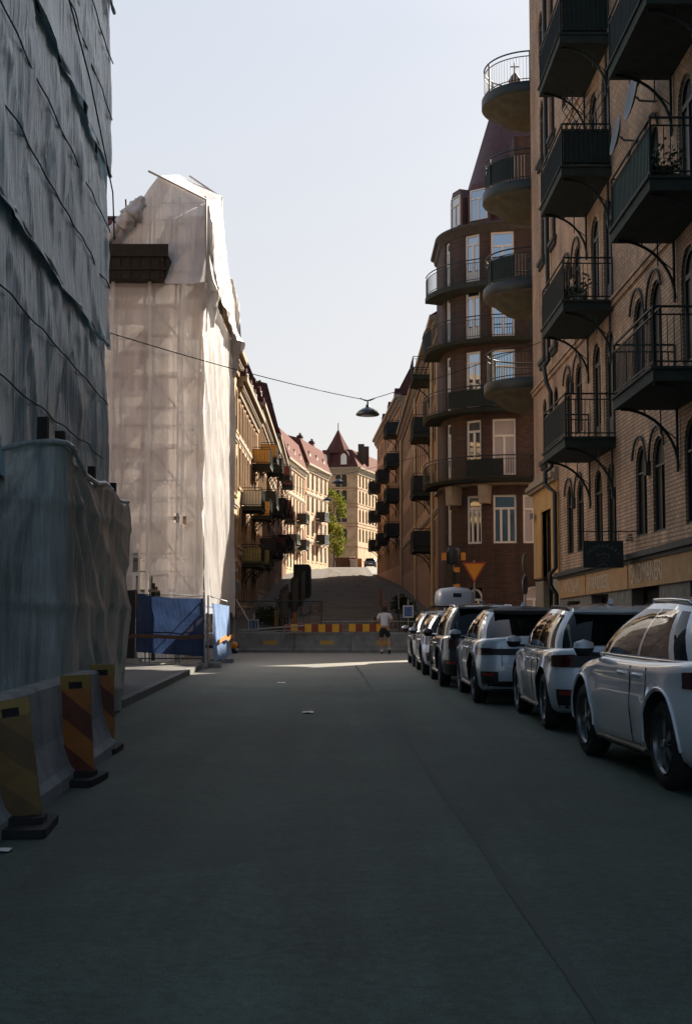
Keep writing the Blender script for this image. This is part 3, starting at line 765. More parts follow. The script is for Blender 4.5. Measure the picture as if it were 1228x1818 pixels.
row_house('apartment_building', 'reddish house with brown red balcony screens below a tall dark roof', (-6.3, 114.6, 0), left_rz(.9), 32.0, 17.2, 3.4, MT['pink'],
          [1.3 + 2.1 * i for i in range(15)], [(4.8, 2.1, 0), (8.0, 2.1, .4), (11.2, 2.1, .4), (14.2, 2.0, .4)], courses=(7.3, 13.7), roof=('mansard', 4.6, MT['dark_roof']), dormers=(5, 12, 19, 26), chimneys=((8, 1.5, 1.4), (22, 1.2, 1.8)),
          surround=MT['pink'], balconies=((5, 8, 7.4, DP), (5, 8, 10.6, RP), (5, 8, 13.8, RP), (15, 18, 7.6, DP), (15, 18, 10.8, RP), (15, 18, 13.9, RP), (25, 28, 7.8, DP), (25, 28, 11.0, RP)), base=(6.4, MT['brown_plaster']))
row_house('apartment_building', 'sunlit pink house with dark balcony boxes, nearer of the pair by the hill top', (-6.95, 148.0, 0), math.pi / 2 - R(5.9), 16.4, 19.2, 5.0, MT['pink'],
          [1.6 + 2.65 * i for i in range(6)], [(6.6, 2.1, 0), (9.8, 2.1, .4), (13.0, 2.1, .4), (16.0, 2.2, .5)], courses=(9.0, 15.2), roof=('mansard', 3.4, MT['red_roof']), dormers=(2.5, 7.5, 12.5), chimneys=((4, 2.0, 1.0),),
          surround=MT['cream'], ww=1.1, balconies=((1.2, 4.2, 9.2, DP), (9.2, 12.4, 12.2, DP), (9.2, 12.4, 9.0, DP)), base=(7.6, MT['cream']))
row_house('apartment_building', 'sunlit pink house with dark balcony boxes, farther of the pair by the hill top', (-5.15, 164.6, 0), math.pi / 2 - R(10.7), 14.2, 20.4, 6.0, MT['pink'],
          [1.4 + 2.75 * i for i in range(5)], [(8.0, 2.1, 0), (11.2, 2.1, .4), (14.3, 2.1, .4), (17.3, 2.2, .5)], courses=(10.4, 16.5), roof=('mansard', 3.2, MT['red_roof']), dormers=(2.5, 7, 11.5), chimneys=((6, 1.8, 1.2), (12, 1.5, 1.2)),
          surround=MT['cream'], ww=1.1, balconies=((6.4, 9.6, 13.4, DP), (6.4, 9.6, 10.4, DP)), base=(9.0, MT['cream']))
# ---- right side beyond the tower house
row_house('apartment_building', 'dull ochre house beyond the dark brick tower house with pale downpipes', (5.05, 115.0, 0), -math.pi / 2, 46.0, 17.4, 1.0, MT['ochre_dull'],
          [1.2 + 2.15 * i for i in range(20)], [(4.6, 2.0, 0), (7.9, 2.1, .4), (11.1, 2.1, .4), (14.3, 2.0, .4)], courses=(7.0,), roof=('gable', 3.6, MT['dark_roof']), chimneys=((12, 1.0, .8), (30, 1.5, 1.4)),
          ww=.95, balconies=((37.6, 41.0, 14.9, None), (37.6, 41.0, 11.5, DP), (37.6, 41.0, 8.1, DP), (37.6, 41.0, 4.9, DP)), base=(6.6, MT['brown_plaster']))
rt = row_house('apartment_building', 'brown house on the right with two stacks of dark balconies near the hill top', (3.55, 146.5, 0), -math.pi / 2 + R(2.6), 31.0, 20.9, 3.4, MT['ochre_dull'],
          [1.3 + 2.05 * i for i in range(15)], [(5.6, 2.1, 0), (8.9, 2.1, .4), (12.1, 2.1, .4), (15.3, 2.1, .4), (18.0, 1.7, .4)], courses=(8.0,), roof=('mansard', 2.4, MT['dark_roof']), dormers=(8, 16, 24), chimneys=((20, 1.5, 1.4),),
          ww=.95, balconies=tuple((u, u + 3.4, z, DP) for u in (2.2, 14.0) for z in (8.1, 11.3, 14.5)) + tuple((u, u + 3.6, z, DP) for u in (25.5,) for z in (8.3, 11.5, 14.7, 17.6)), base=(7.4, MT['brown_plaster']))

# ---------------------------------------------------------------- dark brick tower house behind the side street
def tower_house():
    t = thing('tower_house', 'dark red brick corner house with a rounded bay, curved balconies and steep slate roof', 'building', (0, 0, 0))
    H = 20.4; cx, cy, r = 8.2, 65.35, 3.3
    A = lambda a, rr=r: (cx + rr * math.cos(a), cy + rr * math.sin(a))
    # rounded bay: strips of wall with openings, built flat strip by flat strip
    floors = [(1.4, 2.4, .0), (4.3, 2.7, 0), (8.1, 2.75, 0), (11.5, 2.75, 0), (14.9, 2.75, 0), (18.05, 1.95, 0)]
    floors = [(.6, 2.0, .5), (4.75, 2.35, 0), (8.05, 2.75, 0), (11.45, 2.75, 0), (14.85, 2.6, 0), (17.7, 2.35, 0)]
    b = MB(); N = 18; a0, a1 = math.pi, 1.5 * math.pi
    angs = [a0 + (a1 - a0) * i / N for i in range(N + 1)]
    bays = [(3, 5), (9, 12), (14, 18)]           # openings between these strip indexes
    for i in range(N):
        (xa, ya), (xb, yb) = A(angs[i]), A(angs[i + 1])
        op = any(p <= i < q for p, q in bays)
        zz = [0.0]
        if op:
            for s, h, rr in (floors[1:] if i >= 14 else floors): zz += [s, s + h]
        zz.append(H)
        for k in range(0, len(zz), 2):
            b.quad((xa, ya, zz[k]), (xb, yb, zz[k]), (xb, yb, zz[k + 1]), (xa, ya, zz[k + 1]))
    for p, q in bays:                      # reveals
        for s, h, rr in (floors[1:] if p == 14 else floors):
            P0, P1 = A(angs[p]), A(angs[q]); Q0, Q1 = A(angs[p], r - .3), A(angs[q], r - .3)
            b.quad((*P0, s), (*P0, s + h), (*Q0, s + h), (*Q0, s)); b.quad((*P1, s), (*P1, s + h), (*Q1, s + h), (*Q1, s))
            for zc in (s, s + h):
                arcP = [A(angs[k]) for k in range(p, q + 1)]
                b.add([(*x, zc) for x in arcP] + [(*Q1, zc), (*Q0, zc)], [tuple(range(len(arcP) + 2))])
    # flat front to the right of the bay, and the street side to the left of it
    fl = [(s, h, rr) for s, h, rr in floors]
    ws = []
    for k, (s, h, rr) in enumerate(floors):
        pass
    ws = [(8.98, .6, 1.0, 2.1, .5), (9.0, 4.75, 1.0, 2.35, 0)]
    hs = [(u - w / 2, u + w / 2, s, s + h, rr) for u, s, w, h, rr in ws]
    fb = MB(); wall_holes(fb, 9.7, 0, H, hs, .22, y=cy - r, u0=cx)
    b.v, b.f, b.m, b.sm = b.v, b.f, b.m, b.sm
    b.add(fb.v, fb.f)
    b.quad((cx - r, cy, 0), (cx - r, cy, H), (cx - r, 69.0, H), (cx - r, 69.0, 0))
    b.quad((cx - r, 69.0, 0), (cx - r, 69.0, H), (9.7, 69.0, H), (9.7, 69.0, 0)); b.quad((9.7, cy - r, 18), (9.7, cy - r, H), (9.7, 69.0, H), (9.7, 69.0, 18))
    b.add([(*A(a), H) for a in angs] + [(9.7, cy - r, H), (9.7, 69.0, H), (cx - r, 69.0, H)], [tuple(range(N + 4))])
    # brick gable above the flat front
    b.box(8.25, 9.7, cy - r + .0, cy - r + 3.5, H, H + 4.4)
    b.prism([(9.7, 0), (9.7, 18.2), (14.6, 18.2), (16.0, 20.4), (16.7, 20.4), (18.3, 15.7), (30, 15.7), (30, 0)], 'y', cy - r, 69.0)  # unseen side wing, added with a roofline shaped to shade the road around the sun strip
    b.build('wall', MT['red_brick'], t)
    for u, s, w, h, rr in ws: window(t, u, s, w, h, rr, 'cross', d=cy - r + .08, gm=MT['curtain'])
    for s, h, rr in floors:
        for p, q in bays:
            am = (angs[p] + angs[q]) / 2; wd = 2 * (r) * math.sin((angs[q] - angs[p]) / 2) - .02
            rz = am + math.pi / 2; x, y = A(am, r * math.cos((angs[q] - angs[p]) / 2) - .1)
            big = p == 14
            if big and s < 4: continue
            window(t, 0, 0, wd, h, rr, ('cross' if big else 'door') if s > 8 else 'three', rz=rz, loc=(x, y, s), gm=MT['curtain'] if (big and 8 < s < 9) else MT['sky_glass'] if s > 11 else MT['glass'])
    # mouldings round the bay: eave, cornice at the lower floor
    def ring(name, prof, m, a_=math.pi, b_=1.5 * math.pi):
        q = MB(); q.lathe(prof, (cx, cy, 0), 20, a0=a_, a1=b_)
        y0 = cy
        for (r1, z1), (r2, z2) in zip(prof, prof[1:]):
            q.quad((cx, cy - r1, z1), (9.7, cy - r1, z1), (9.7, cy - r2, z2), (cx, cy - r2, z2)); q.quad((cx - r1, cy, z1), (cx - r1, 69, z1), (cx - r2, 69, z2), (cx - r2, cy, z2))
        return q.build(name, m, t)
    ring('eave', [(r, H - .34), (r + .10, H - .26), (r + .16, H - .06), (r + .30, H - .0), (r + .32, H + .12), (r, H + .16)], MT['dark_trim'])
    ring('string_course', [(r, 7.55), (r + .2, 7.6), (r + .22, 7.85), (r, 7.9)], MT['stone_trim'])
    ring('plinth', [(r, 0), (r + .08, 0), (r + .08, .5), (r, .55)], MT['stone'])
    # steep roof over bay and front
    rf = MB(); n = 10
    base = [(cx - r + .55, 69.0), (cx - r + .55, cy)] + [A(a, r - .55) for a in angs[1:-1]] + [(cx, cy - r + .55), (9.7, cy - r + .55), (9.7, 69.0)]
    top = [(7.65, 69.0), (7.65, 66.5)] + [(7.65 + .5 * (i / 16), 66.5 - .5 * (i / 16)) for i in range(len(angs) - 2)] + [(8.2, 65.95), (9.5, 65.95), (9.5, 69.0)]
    m = len(base)
    rf.add([(x, y, H) for x, y in base] + [(x, y, H + 7.4) for x, y in top], [(i, (i + 1) % m, m + (i + 1) % m, m + i) for i in range(m)])
    rf.add([(x, y, H + 7.4) for x, y in top], [tuple(range(m))])
    roof = rf.build('roof', MT['slate'], t)
    q = MB(); q.lathe([(1.1, -.05), (.75, .35), (.30, .8), (.28, .8)], (8.95, 66.75, H + 7.4), 8, smooth=False); q.build('turret_roof', MT['slate'], roof)
    q = MB(); q.lathe([(.28, 0), (.28, .4), (.2, .4), (.2, .9), (.32, .95), (.35, 1.12), (.18, 1.4), (.05, 1.55), (.03, 2.1), (.0, 2.1)], (8.95, 66.75, H + 8.05), 10)
    q.box(8.72, 9.18, 66.72, 66.78, H + 9.9, H + 9.95); q.build('lantern', MT['slate'], roof)
    for (px, ang) in ((0, 236), (0, 203)):
        a = R(ang); x, y = A(a, r - .45)
        d = MB(); hw = .62
        d.prism([(-hw, 0), (-hw, 1.5), (-hw * .6, 2.0), (hw * .6, 2.0), (hw, 1.5), (hw, 0)], 'y', 0, 1.6)
        dm = d.build('dormer', MT['slate'], t, (x, y, H + .35)); dm.rotation_euler.z = a + math.pi / 2
        window(dm, 0, 0, .95, 1.55, 0, 'thin', loc=(0, -.06, .12), gm=MT['sky_glass'])
    # curved balconies round the bay, four storeys
    for k, z in enumerate((7.95, 11.35, 14.75)):
        z = z - .12
        ro = r + .95
        s = MB(); x1 = 8.9 if k != 1 else 8.7
        def outline(rr, zz, ext):
            return [(cx - rr, 67.0, zz)] + [(*A(a, rr), zz) for a in angs] + [(ext, cy - rr, zz)]
        lo, hi = outline(ro - .12, z - .15, x1), outline(ro, z, x1)
        il = outline(r, z - .15, x1); ih = outline(r, z, x1); n_ = len(lo)
        for i in range(n_ - 1):
            s.quad(lo[i], lo[i + 1], hi[i + 1], hi[i]); s.quad(il[i], il[i + 1], lo[i + 1], lo[i]); s.quad(ih[i], ih[i + 1], hi[i + 1], hi[i])
        s.quad(lo[-1], il[-1], ih[-1], hi[-1]); s.quad(lo[0], il[0], ih[0], hi[0])
        bal = s.build('curved_balcony', MT['slab'], t)
        rl = MB()
        path = [(cx - ro + .05, 66.95)] + [A(a, ro - .05) for a in angs] + [(x1, cy - ro + .05), (x1, cy - r)]
        for zz, tr in ((1.08, .03), (.92, .018), (.10, .018)): rl.tube([(x, y, z + zz) for x, y in path], tr, 5)
        for (p0, p1) in zip(path, path[1:]):
            ln = math.hypot(p1[0] - p0[0], p1[1] - p0[1]); nn = max(1, round(ln / .13))
            for i in range(nn): rl.tube([(p0[0] + (p1[0] - p0[0]) * i / nn, p0[1] + (p1[1] - p0[1]) * i / nn, z + .0), (p0[0] + (p1[0] - p0[0]) * i / nn, p0[1] + (p1[1] - p0[1]) * i / nn, z + .92)], .011, 4, caps=False)
        rl.build('railing', MT['iron'], bal)
        if True:
            sh = MB()
            pth = (path[12:18], path[9:-2], path[1:6])[k]
            for p0, p1 in zip(pth, pth[1:]): sh.quad((p0[0] , p0[1] + .03, z + .12), (p1[0], p1[1] + .03, z + .12), (p1[0], p1[1] + .03, z + .9), (p0[0], p0[1] + .03, z + .9))
            sh.build('sheet', MT['cover'], bal)
    # top balcony higher up and the shallow window railing
    z = 17.45; ro = r + .85
    s = MB(); hi = [(*A(a, ro), z) for a in angs] + [(8.9, cy - ro, z)]; ih = [(*A(a, r), z) for a in angs] + [(8.9, cy - r, z)]
    lo = [(p[0], p[1], z - .25) for p in hi]; il = [(p[0], p[1], z - .35) for p in ih]
    for i in range(len(hi) - 1): s.quad(lo[i], lo[i + 1], hi[i + 1], hi[i]); s.quad(il[i], il[i + 1], lo[i + 1], lo[i]); s.quad(ih[i], ih[i + 1], hi[i + 1], hi[i])
    s.quad(lo[-1], il[-1], ih[-1], hi[-1]); bal = s.build('curved_balcony', MT['slab'], t)
    rl = MB(); path = [A(a, ro - .05) for a in angs] + [(8.88, cy - ro + .05), (8.88, cy - r)]
    for zz, tr in ((1.08, .03), (.92, .018), (.10, .018)): rl.tube([(x, y, z + zz) for x, y in path], tr, 5)
    for p0, p1 in zip(path, path[1:]):
        ln = math.hypot(p1[0] - p0[0], p1[1] - p0[1]); nn = max(1, round(ln / .13))
        for i in range(nn): rl.tube([(p0[0] + (p1[0] - p0[0]) * i / nn, p0[1] + (p1[1] - p0[1]) * i / nn, z), (p0[0] + (p1[0] - p0[0]) * i / nn, p0[1] + (p1[1] - p0[1]) * i / nn, z + .92)], .011, 4, caps=False)
    rl.build('railing', MT['iron'], bal)
    # stone corbels and blocks under the lowest balcony
    for a in (R(216), R(245)):
        x, y = A(a, r + .3); c = MB(); c.prism([(-.25, 0), (.25, 0), (.2, -.9), (-.2, -.9)], 'y', -.35, .35)
        o = c.build('corbel', MT['stone_trim'], t, (x, y, 7.55)); o.rotation_euler.z = a + math.pi / 2
    return t
MT['sky_glass'] = glass_mat('sky_reflecting_glass', tint=(.02, .03, .04), refl=.75)
tower = tower_house()

# ---------------------------------------------------------------- house closing the view at the top of the hill
def end_house():
    g0 = gz(205)
    t = thing('turret_house', 'beige corner house with red turret roof at the top of the hill', 'building', (1.85, 204.0, g0), 0)
    Hh = 16.3
    # local: front runs to -x along y=0 (turned slightly), right side runs back towards +x
    def side(name, P0, P1, cols, wm, floors, ww):
        L = (Vector(P1) - Vector(P0)).length; ang = math.atan2(P1[1] - P0[1], P1[0] - P0[0])
        return L, ang
    P = [(-6.6, 1.6), (0, 0), (6.2, 21.5)]
    fl = [(4.6, 2.1, .4), (7.7, 2.1, .4), (10.7, 2.1, .4), (13.3, 2.0, .4)]
    wl = thing
    b = MB()
    def facade(p, q, cols, ww):
        p, q = Vector((*p, 0)), Vector((*q, 0)); L = (q - p).length; d = (q - p) / L; n = Vector((-d.y, d.x, 0)); ang = math.atan2(d.y, d.x)
        tmp = MB(); wall_holes(tmp, L, -3, Hh, [(u - ww / 2, u + ww / 2, s, s + h, r) for u in cols for s, h, r in fl], .25)
        b.add([p + d * v[0] + n * v[1] + Vector((0, 0, v[2])) for v in tmp.v], tmp.f)
        for u in cols:
            for s, h, r in fl:
                x = p + d * u + n * .14
                window(t, 0, 0, ww, h, r, 'thin', rz=ang, loc=(x.x, x.y, s), fm=MT['frame_dark'], gm=MT['glass_dark'], far=True)
        tr = MB()
        for z in (3.7, 6.9, 7.4, 10.0, 10.5, 13.0):
            for dz in (0,): tr.add([p + d * u + n * y + Vector((0, 0, z + k)) for k in (0, .13) for y in (-.05, 0) for u in (0, L)], [(0, 2, 3, 1), (4, 5, 7, 6), (0, 1, 5, 4), (2, 6, 7, 3), (0, 4, 6, 2), (1, 3, 7, 5)])
        tr.build('string_course', MT['brown_plaster'], t)
        c = MB()
        for (o, z0, z1) in ((.55, Hh - .15, Hh + .1), (.3, Hh - .5, Hh - .15), (.12, Hh - 1.0, Hh - .5)):
            c.add([p + d * u + n * y + Vector((0, 0, k)) for k in (z0, z1) for y in (-o, 0) for u in (-.1, L + .1)], [(0, 2, 3, 1), (4, 5, 7, 6), (0, 1, 5, 4), (2, 6, 7, 3), (0, 4, 6, 2), (1, 3, 7, 5)])
        c.build('cornice', MT['stone_trim'], t)
    facade(P[0], P[1], (.8, 3.6, 4.6), .85); facade(P[1], P[2], tuple(1.3 + 2.0 * i for i in range(10)), 1.0)
    b.quad((-6.6, 1.6, -3), (-6.6, 1.6, Hh), (-2.6, 26, Hh), (-2.6, 26, -3)); b.quad((6.2, 21.5, -3), (6.2, 21.5, Hh), (-2.6, 26, Hh), (-2.6, 26, -3)); b.add([(-6.6, 1.6, Hh), (0, 0, Hh), (6.2, 21.5, Hh), (-2.6, 26, Hh)], [(0, 1, 2, 3)])
    b.build('wall', MT['cream'], t)
    r = MB(); base = [(-6.9, 1.3), (.1, -.4), (6.5, 21.5), (-2.6, 26)]; top = [(-5.6, 3.2), (-1.0, 2.3), (4.8, 21.0), (-1.8, 24)]
    r.add([(x, y, Hh + .1) for x, y in base] + [(x, y, Hh + 3.2) for x, y in top], [(i, (i + 1) % 4, 4 + (i + 1) % 4, 4 + i) for i in range(4)] + [(4, 5, 6, 7)])
    ro = r.build('roof', MT['red_roof'], t)
    q = MB(); q.lathe([(2.3, 0), (1.0, 2.2), (.12, 3.9), (.0, 3.9)], (-3.1, 3.9, Hh + 2.6), 6, smooth=False); q.tube([(-3.1, 3.9, Hh + 6.3), (-3.1, 3.9, Hh + 7.7)], .07, 5); q.build('turret', MT['red_roof'], ro)
    for u, dy in ((-5.3, .95), (-2.2, .2)):
        d = MB(); d.prism([(-.9, 0), (-.9, 1.6), (-.5, 2.3), (0, 2.65), (.5, 2.3), (.9, 1.6), (.9, 0)], 'y', 0, 2.2)
        o = d.build('dormer', MT['dark_roof'], t, (u, dy, Hh + .3)); o.rotation_euler.z = R(-13.6)
        window(o, 0, 0, .95, 1.75, .6, 'thin', loc=(0, -.08, .25), far=True, gm=MT['sky_glass'])
    for (x, y) in ((.6, 3.6), (1.4, 6.6)): 
        c = MB(); c.box(x - .5, x + .5, y - .4, y + .4, Hh + 1.0, Hh + 4.2); c.build('chimney', MT['red_brick'], t)
    return t
end_house()

for (nm, x, y, z0, z1) in (('pale downpipe where the dull ochre house ends', 4.9, 115.3, 3.4, 16.9), ('pale downpipe on the front of the dull ochre house', 4.92, 92.0, 2.2, 16.9), ('pale downpipe near the tower house', 4.92, 74.0, 1.2, 16.9)):
    q = MB(); q.tube([(0, 0, z0), (0, 0, z1)], .09, 8); tag(q.build('downpipe', MT['pipe_pale'], None, (x, y, 0)), nm, 'downpipe')
MT['deck_board'] = mat('scaffold_boards', (.24, .17, .11), .85, var=.3, scale=4)
MT['tube_pale'] = mat('pale_tube', (.55, .50, .46), .6, var=.15)
MT['strap'] = cloth_mat('white_batten_strip', (.95, .92, .88), (.88, .84, .80), transp=.0, transl=.55, bump=.1)
MT['plywood'] = mat('plywood', (.14, .10, .06), .85, var=.3, scale=3)
MT['tarp_blue_lit'] = cloth_mat('blue_tarpaulin_lit', (.30, .42, .66), (.22, .33, .58), transp=.02, transl=.3, bump=.6, bs=(4, 4, 4), gloss=.04, dsc=2)  # much paler copy of the blue tarpaulin, sunlight put into its colour
MT['pale_wall'] = mat('pale_render', (.74, .67, .61), .9, var=.15, scale=.6)
MT['strap_dark'] = mat('grey_blue_strap', (.07, .10, .12), .8, var=.2)
# ---------------------------------------------------------------- sheeting
MT['sheet_white'] = cloth_mat('white_scaffold_sheeting', (.82, .78, .76), (.68, .64, .61), transp=.07, transl=.22)
MT['sheet_street'] = cloth_mat('thin_white_sheeting', (.90, .87, .86), (.82, .78, .76), transp=.05, transl=.58, bump=.35)
MT['sheet_front'] = cloth_mat('thin_scaffold_sheeting', (.93, .88, .86), (.80, .73, .70), transp=.24, transl=.62, bump=.4)
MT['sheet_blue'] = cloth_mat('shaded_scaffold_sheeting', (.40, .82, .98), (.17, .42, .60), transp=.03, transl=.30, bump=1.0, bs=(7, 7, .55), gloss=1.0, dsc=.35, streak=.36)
MT['tarp_grey'] = cloth_mat('grey_tarpaulin', (.58, .64, .60), (.40, .45, .42), transp=.04, transl=.35, bump=.5, gloss=.9, dsc=.7, streak=.25)
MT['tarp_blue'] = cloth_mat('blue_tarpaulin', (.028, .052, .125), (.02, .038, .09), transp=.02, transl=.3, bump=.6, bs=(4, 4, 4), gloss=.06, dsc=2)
def ridge(x): return 1 - abs(2 * (x - math.floor(x)) - 1)

def hung_sheet(L, z0, z1, seed, amp=1.0, flare=.16, du=.11, dz=.11, ztop=None, cut=None, zbot=None, tie=2.0, diag=.5):
    """a sheet hung between two seams: tie points every couple of metres, sagging folds between, a flared wavy lower edge; local x along, -y outward"""
    nu, nv = max(2, int(L / du)), max(2, int((z1 - z0) / dz))
    def fn(i, j):
        u = i * L; t = j
        zt = ztop(u) if ztop else z1
        zb = (zbot(u) if zbot else z0) - (.10 + .16 * nz(u * .7 + seed, 3.1)) * (1 - t) ** 3
        z = zb + (zt - zb) * t
        k = math.sin(math.pi * min(1, max(0, (u / tie) % 1.0)))
        o = amp * (.10 * k * math.sin(math.pi * t) + .15 * nz(u * .45 + seed * 3.7, z * .33 + seed)
                   + .035 * (ridge(u * .9 + .8 * nz(u * .4 + seed, z * .5) + seed) - .5)
                   + .028 * (ridge(u * 2.3 + .5 * nz(u, z * .35 + seed)) - .5) * (.35 + t)
                   + .10 * diag * (ridge((u * .55 + z * .42 + .9 * nz(u * .3, z * .3 + seed))) - .5)
                   + .05 * nz(u * 2.1, z * 1.1 + seed * 2)
                   + .07 * ridge(u * .33 + z * .27 + .5 * nz(u * .25, z * .25 + seed) + seed * .3) ** 7 - .06 * ridge(u * .41 - z * .36 + .5 * nz(u * .3 + 7, z * .25 + seed)) ** 9
                   + .05 * ridge(math.atan2(u % 4.0 - 2.0, z1 + .3 - z) * 2.6 + .2 * nz(u * .5, z * .6 + seed)) ** 5 * (1 - abs(t - .5)))
        o += flare * (1 - t) ** 5 * (1.0 + .8 * nz(u * .8 + seed, 9.)) - .04 * t ** 6
        return (u, -o, z)
    m = MB(); m.grid(fn, nu, nv)
    if cut:
        nf = []
        for f in m.f:
            c = [sum(m.v[i][k] for i in f) / len(f) for k in range(3)]
            if not cut(c[0], c[2]): nf.append(f)
        m.f = nf; m.m = m.m[:len(nf)]; m.sm = m.sm[:len(nf)]
    return m
def seam_roll(L, z, seed, r=.038, off=.05):
    """rolled, knotted edge along a seam"""
    m = MB(); n = int(L / .16); pts = []; rr = []
    for i in range(n + 1):
        u = L * i / n
        pts.append((u, -off - .05 * nz(u * .9 + seed, 2.), z + .09 * nz(u * .55 + seed, 5.) - .07 * math.sin(math.pi * ((u / 2.0) % 1.0)))); rr.append(r * (.65 + .9 * abs(nz(u * 2.2 + seed, 1.))))
    m.tube(pts, rr, 6); return m

# near wrapped scaffold on the left
yaw = .043
N0 = (-3.63, 2.0, 0)
ns = thing('wrapped_scaffold', 'tall scaffold wrapped in shaded blue grey sheeting, nearest on the left edge', 'scaffold', N0, math.pi / 2 + yaw)
LN = 22.52
for k, (z0, z1) in enumerate(((.3, 3.25), (3.2, 6.6), (6.55, 9.95), (9.9, 13.3), (13.25, 16.6), (16.5, 19.6))):
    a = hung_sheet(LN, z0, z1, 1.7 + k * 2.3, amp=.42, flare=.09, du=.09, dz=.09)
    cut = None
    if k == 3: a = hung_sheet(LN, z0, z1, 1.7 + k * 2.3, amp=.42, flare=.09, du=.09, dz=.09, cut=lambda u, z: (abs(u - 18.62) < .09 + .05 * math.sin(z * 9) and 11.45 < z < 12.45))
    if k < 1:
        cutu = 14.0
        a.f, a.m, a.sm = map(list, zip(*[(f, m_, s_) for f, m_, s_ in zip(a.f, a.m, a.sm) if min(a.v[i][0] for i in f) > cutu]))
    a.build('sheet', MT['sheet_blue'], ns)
    for q, zz in enumerate((z0 + 1.15, z0 + 2.25)):
        if k < 1: break
        st_ = MB(); n_ = 110; st_.tube([(LN * i / n_, -.06 - .05 * nz(i * .21 + k, q * 3.) , zz + .05 * nz(i * .13, k + q * 5.) - .03 * math.sin(math.pi * ((LN * i / n_ / 2.0) % 1.0))) for i in range(n_ + 1)], .012, 5); st_.build('strap', MT['strap_dark'], ns)
    if k > 1: seam_roll(LN, z0 + .02, k * 1.3).build('rolled_seam', MT['sheet_blue'], ns)
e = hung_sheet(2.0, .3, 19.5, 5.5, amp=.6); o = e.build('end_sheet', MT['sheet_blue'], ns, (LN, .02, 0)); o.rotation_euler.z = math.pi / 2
pm = MB()
for u in [1 + 2.0 * i for i in range(11)] + [LN - .12]:
    for d in (.22, 1.2): 
        p = MB(); p.tube([(u, d, 0), (u, d, 19.6)], .03, 6); p.build('pole', MT['steel'], ns)
for z in [2.0 * i + 1.9 for i in range(9)]:
    p = MB(); p.box(0, LN, .3, 1.15, z - .05, z); p.build('deck', MT['wood'], ns)
# slack cable across the sheeting
cb = MB(); A_, B_ = Vector((16.4, -.35, 9.6)), Vector((21.6, -.40, 9.35))
cb.tube([(14.6, -.45, 10.1), (17, -.5, 9.5), (19.6, -.5, 8.62), (20.6, -.4, 8.1)], .012, 4); cb.build('rope', MT['black'], ns)
wb = thing('building', 'plain rendered building hidden behind the shaded blue grey sheeting', 'building', (-9, 13, 0))
q = MB(); q.box(-6, 3.6, -11, 11.2, 0, 18.0); q.build('wall', MT['brown_plaster'], wb); q = MB(); q.prism([(-6.3, 18), (3.9, 18), (-1.2, 22)], 'y', -11.2, 11.4); q.build('roof', MT['dark_roof'], wb)

# ---------------------------------------------------------------- second wrapped scaffold, sunlit
S0 = Vector((-3.95, 36.0, 0))
s2 = thing('wrapped_scaffold', 'scaffold tower wrapped in thin white sheeting glowing in the sun, with a peaked top', 'scaffold', S0)
def sp(mb, name, m, parent=s2): return mb.build(name, m, parent)
X0 = -3.3
# front sheets (face the camera): local x from X0 to 0
def cut_low(u, z):
    x = u + X0
    if -2.0 < x < -1.15 and z < 3.35 - (x + 1.95) * 1.8: return True          # torn away at the lower left
    if abs(x + .68) < .17 and 3.78 + abs(x + .6) * .9 < z < 4.2: return True
    return False
low = hung_sheet(-X0, .9, 10.95, 21., amp=.55, flare=.05, du=.07, dz=.09, cut=cut_low, tie=1.1)
o = sp(low, 'front_sheet', MT['sheet_front']); o.location = (X0, 0, 0)
def topz(u):
    x = u + X0
    if x < -2.0: return 11.6 + (x - X0) * .75 + .25 * nz(x * 3, 4)
    if x < -1.35: return 12.55 + 1.3 * ((x + 2.0) / .65) ** .6
    return 13.85 - (x + 1.35) * .54 + .03 * nz(x * 3, 2)
up = hung_sheet(-X0 - .0, 10.75, 13, 23., amp=.5, flare=.25, du=.07, dz=.07, ztop=topz, tie=1.1, cut=lambda u, z: (u + X0) < -1.15 and z < 11.55 + .12 * nz(u * 4, 2))
o = sp(up, 'front_sheet', MT['sheet_white']); o.location = (X0, -.10, 0)
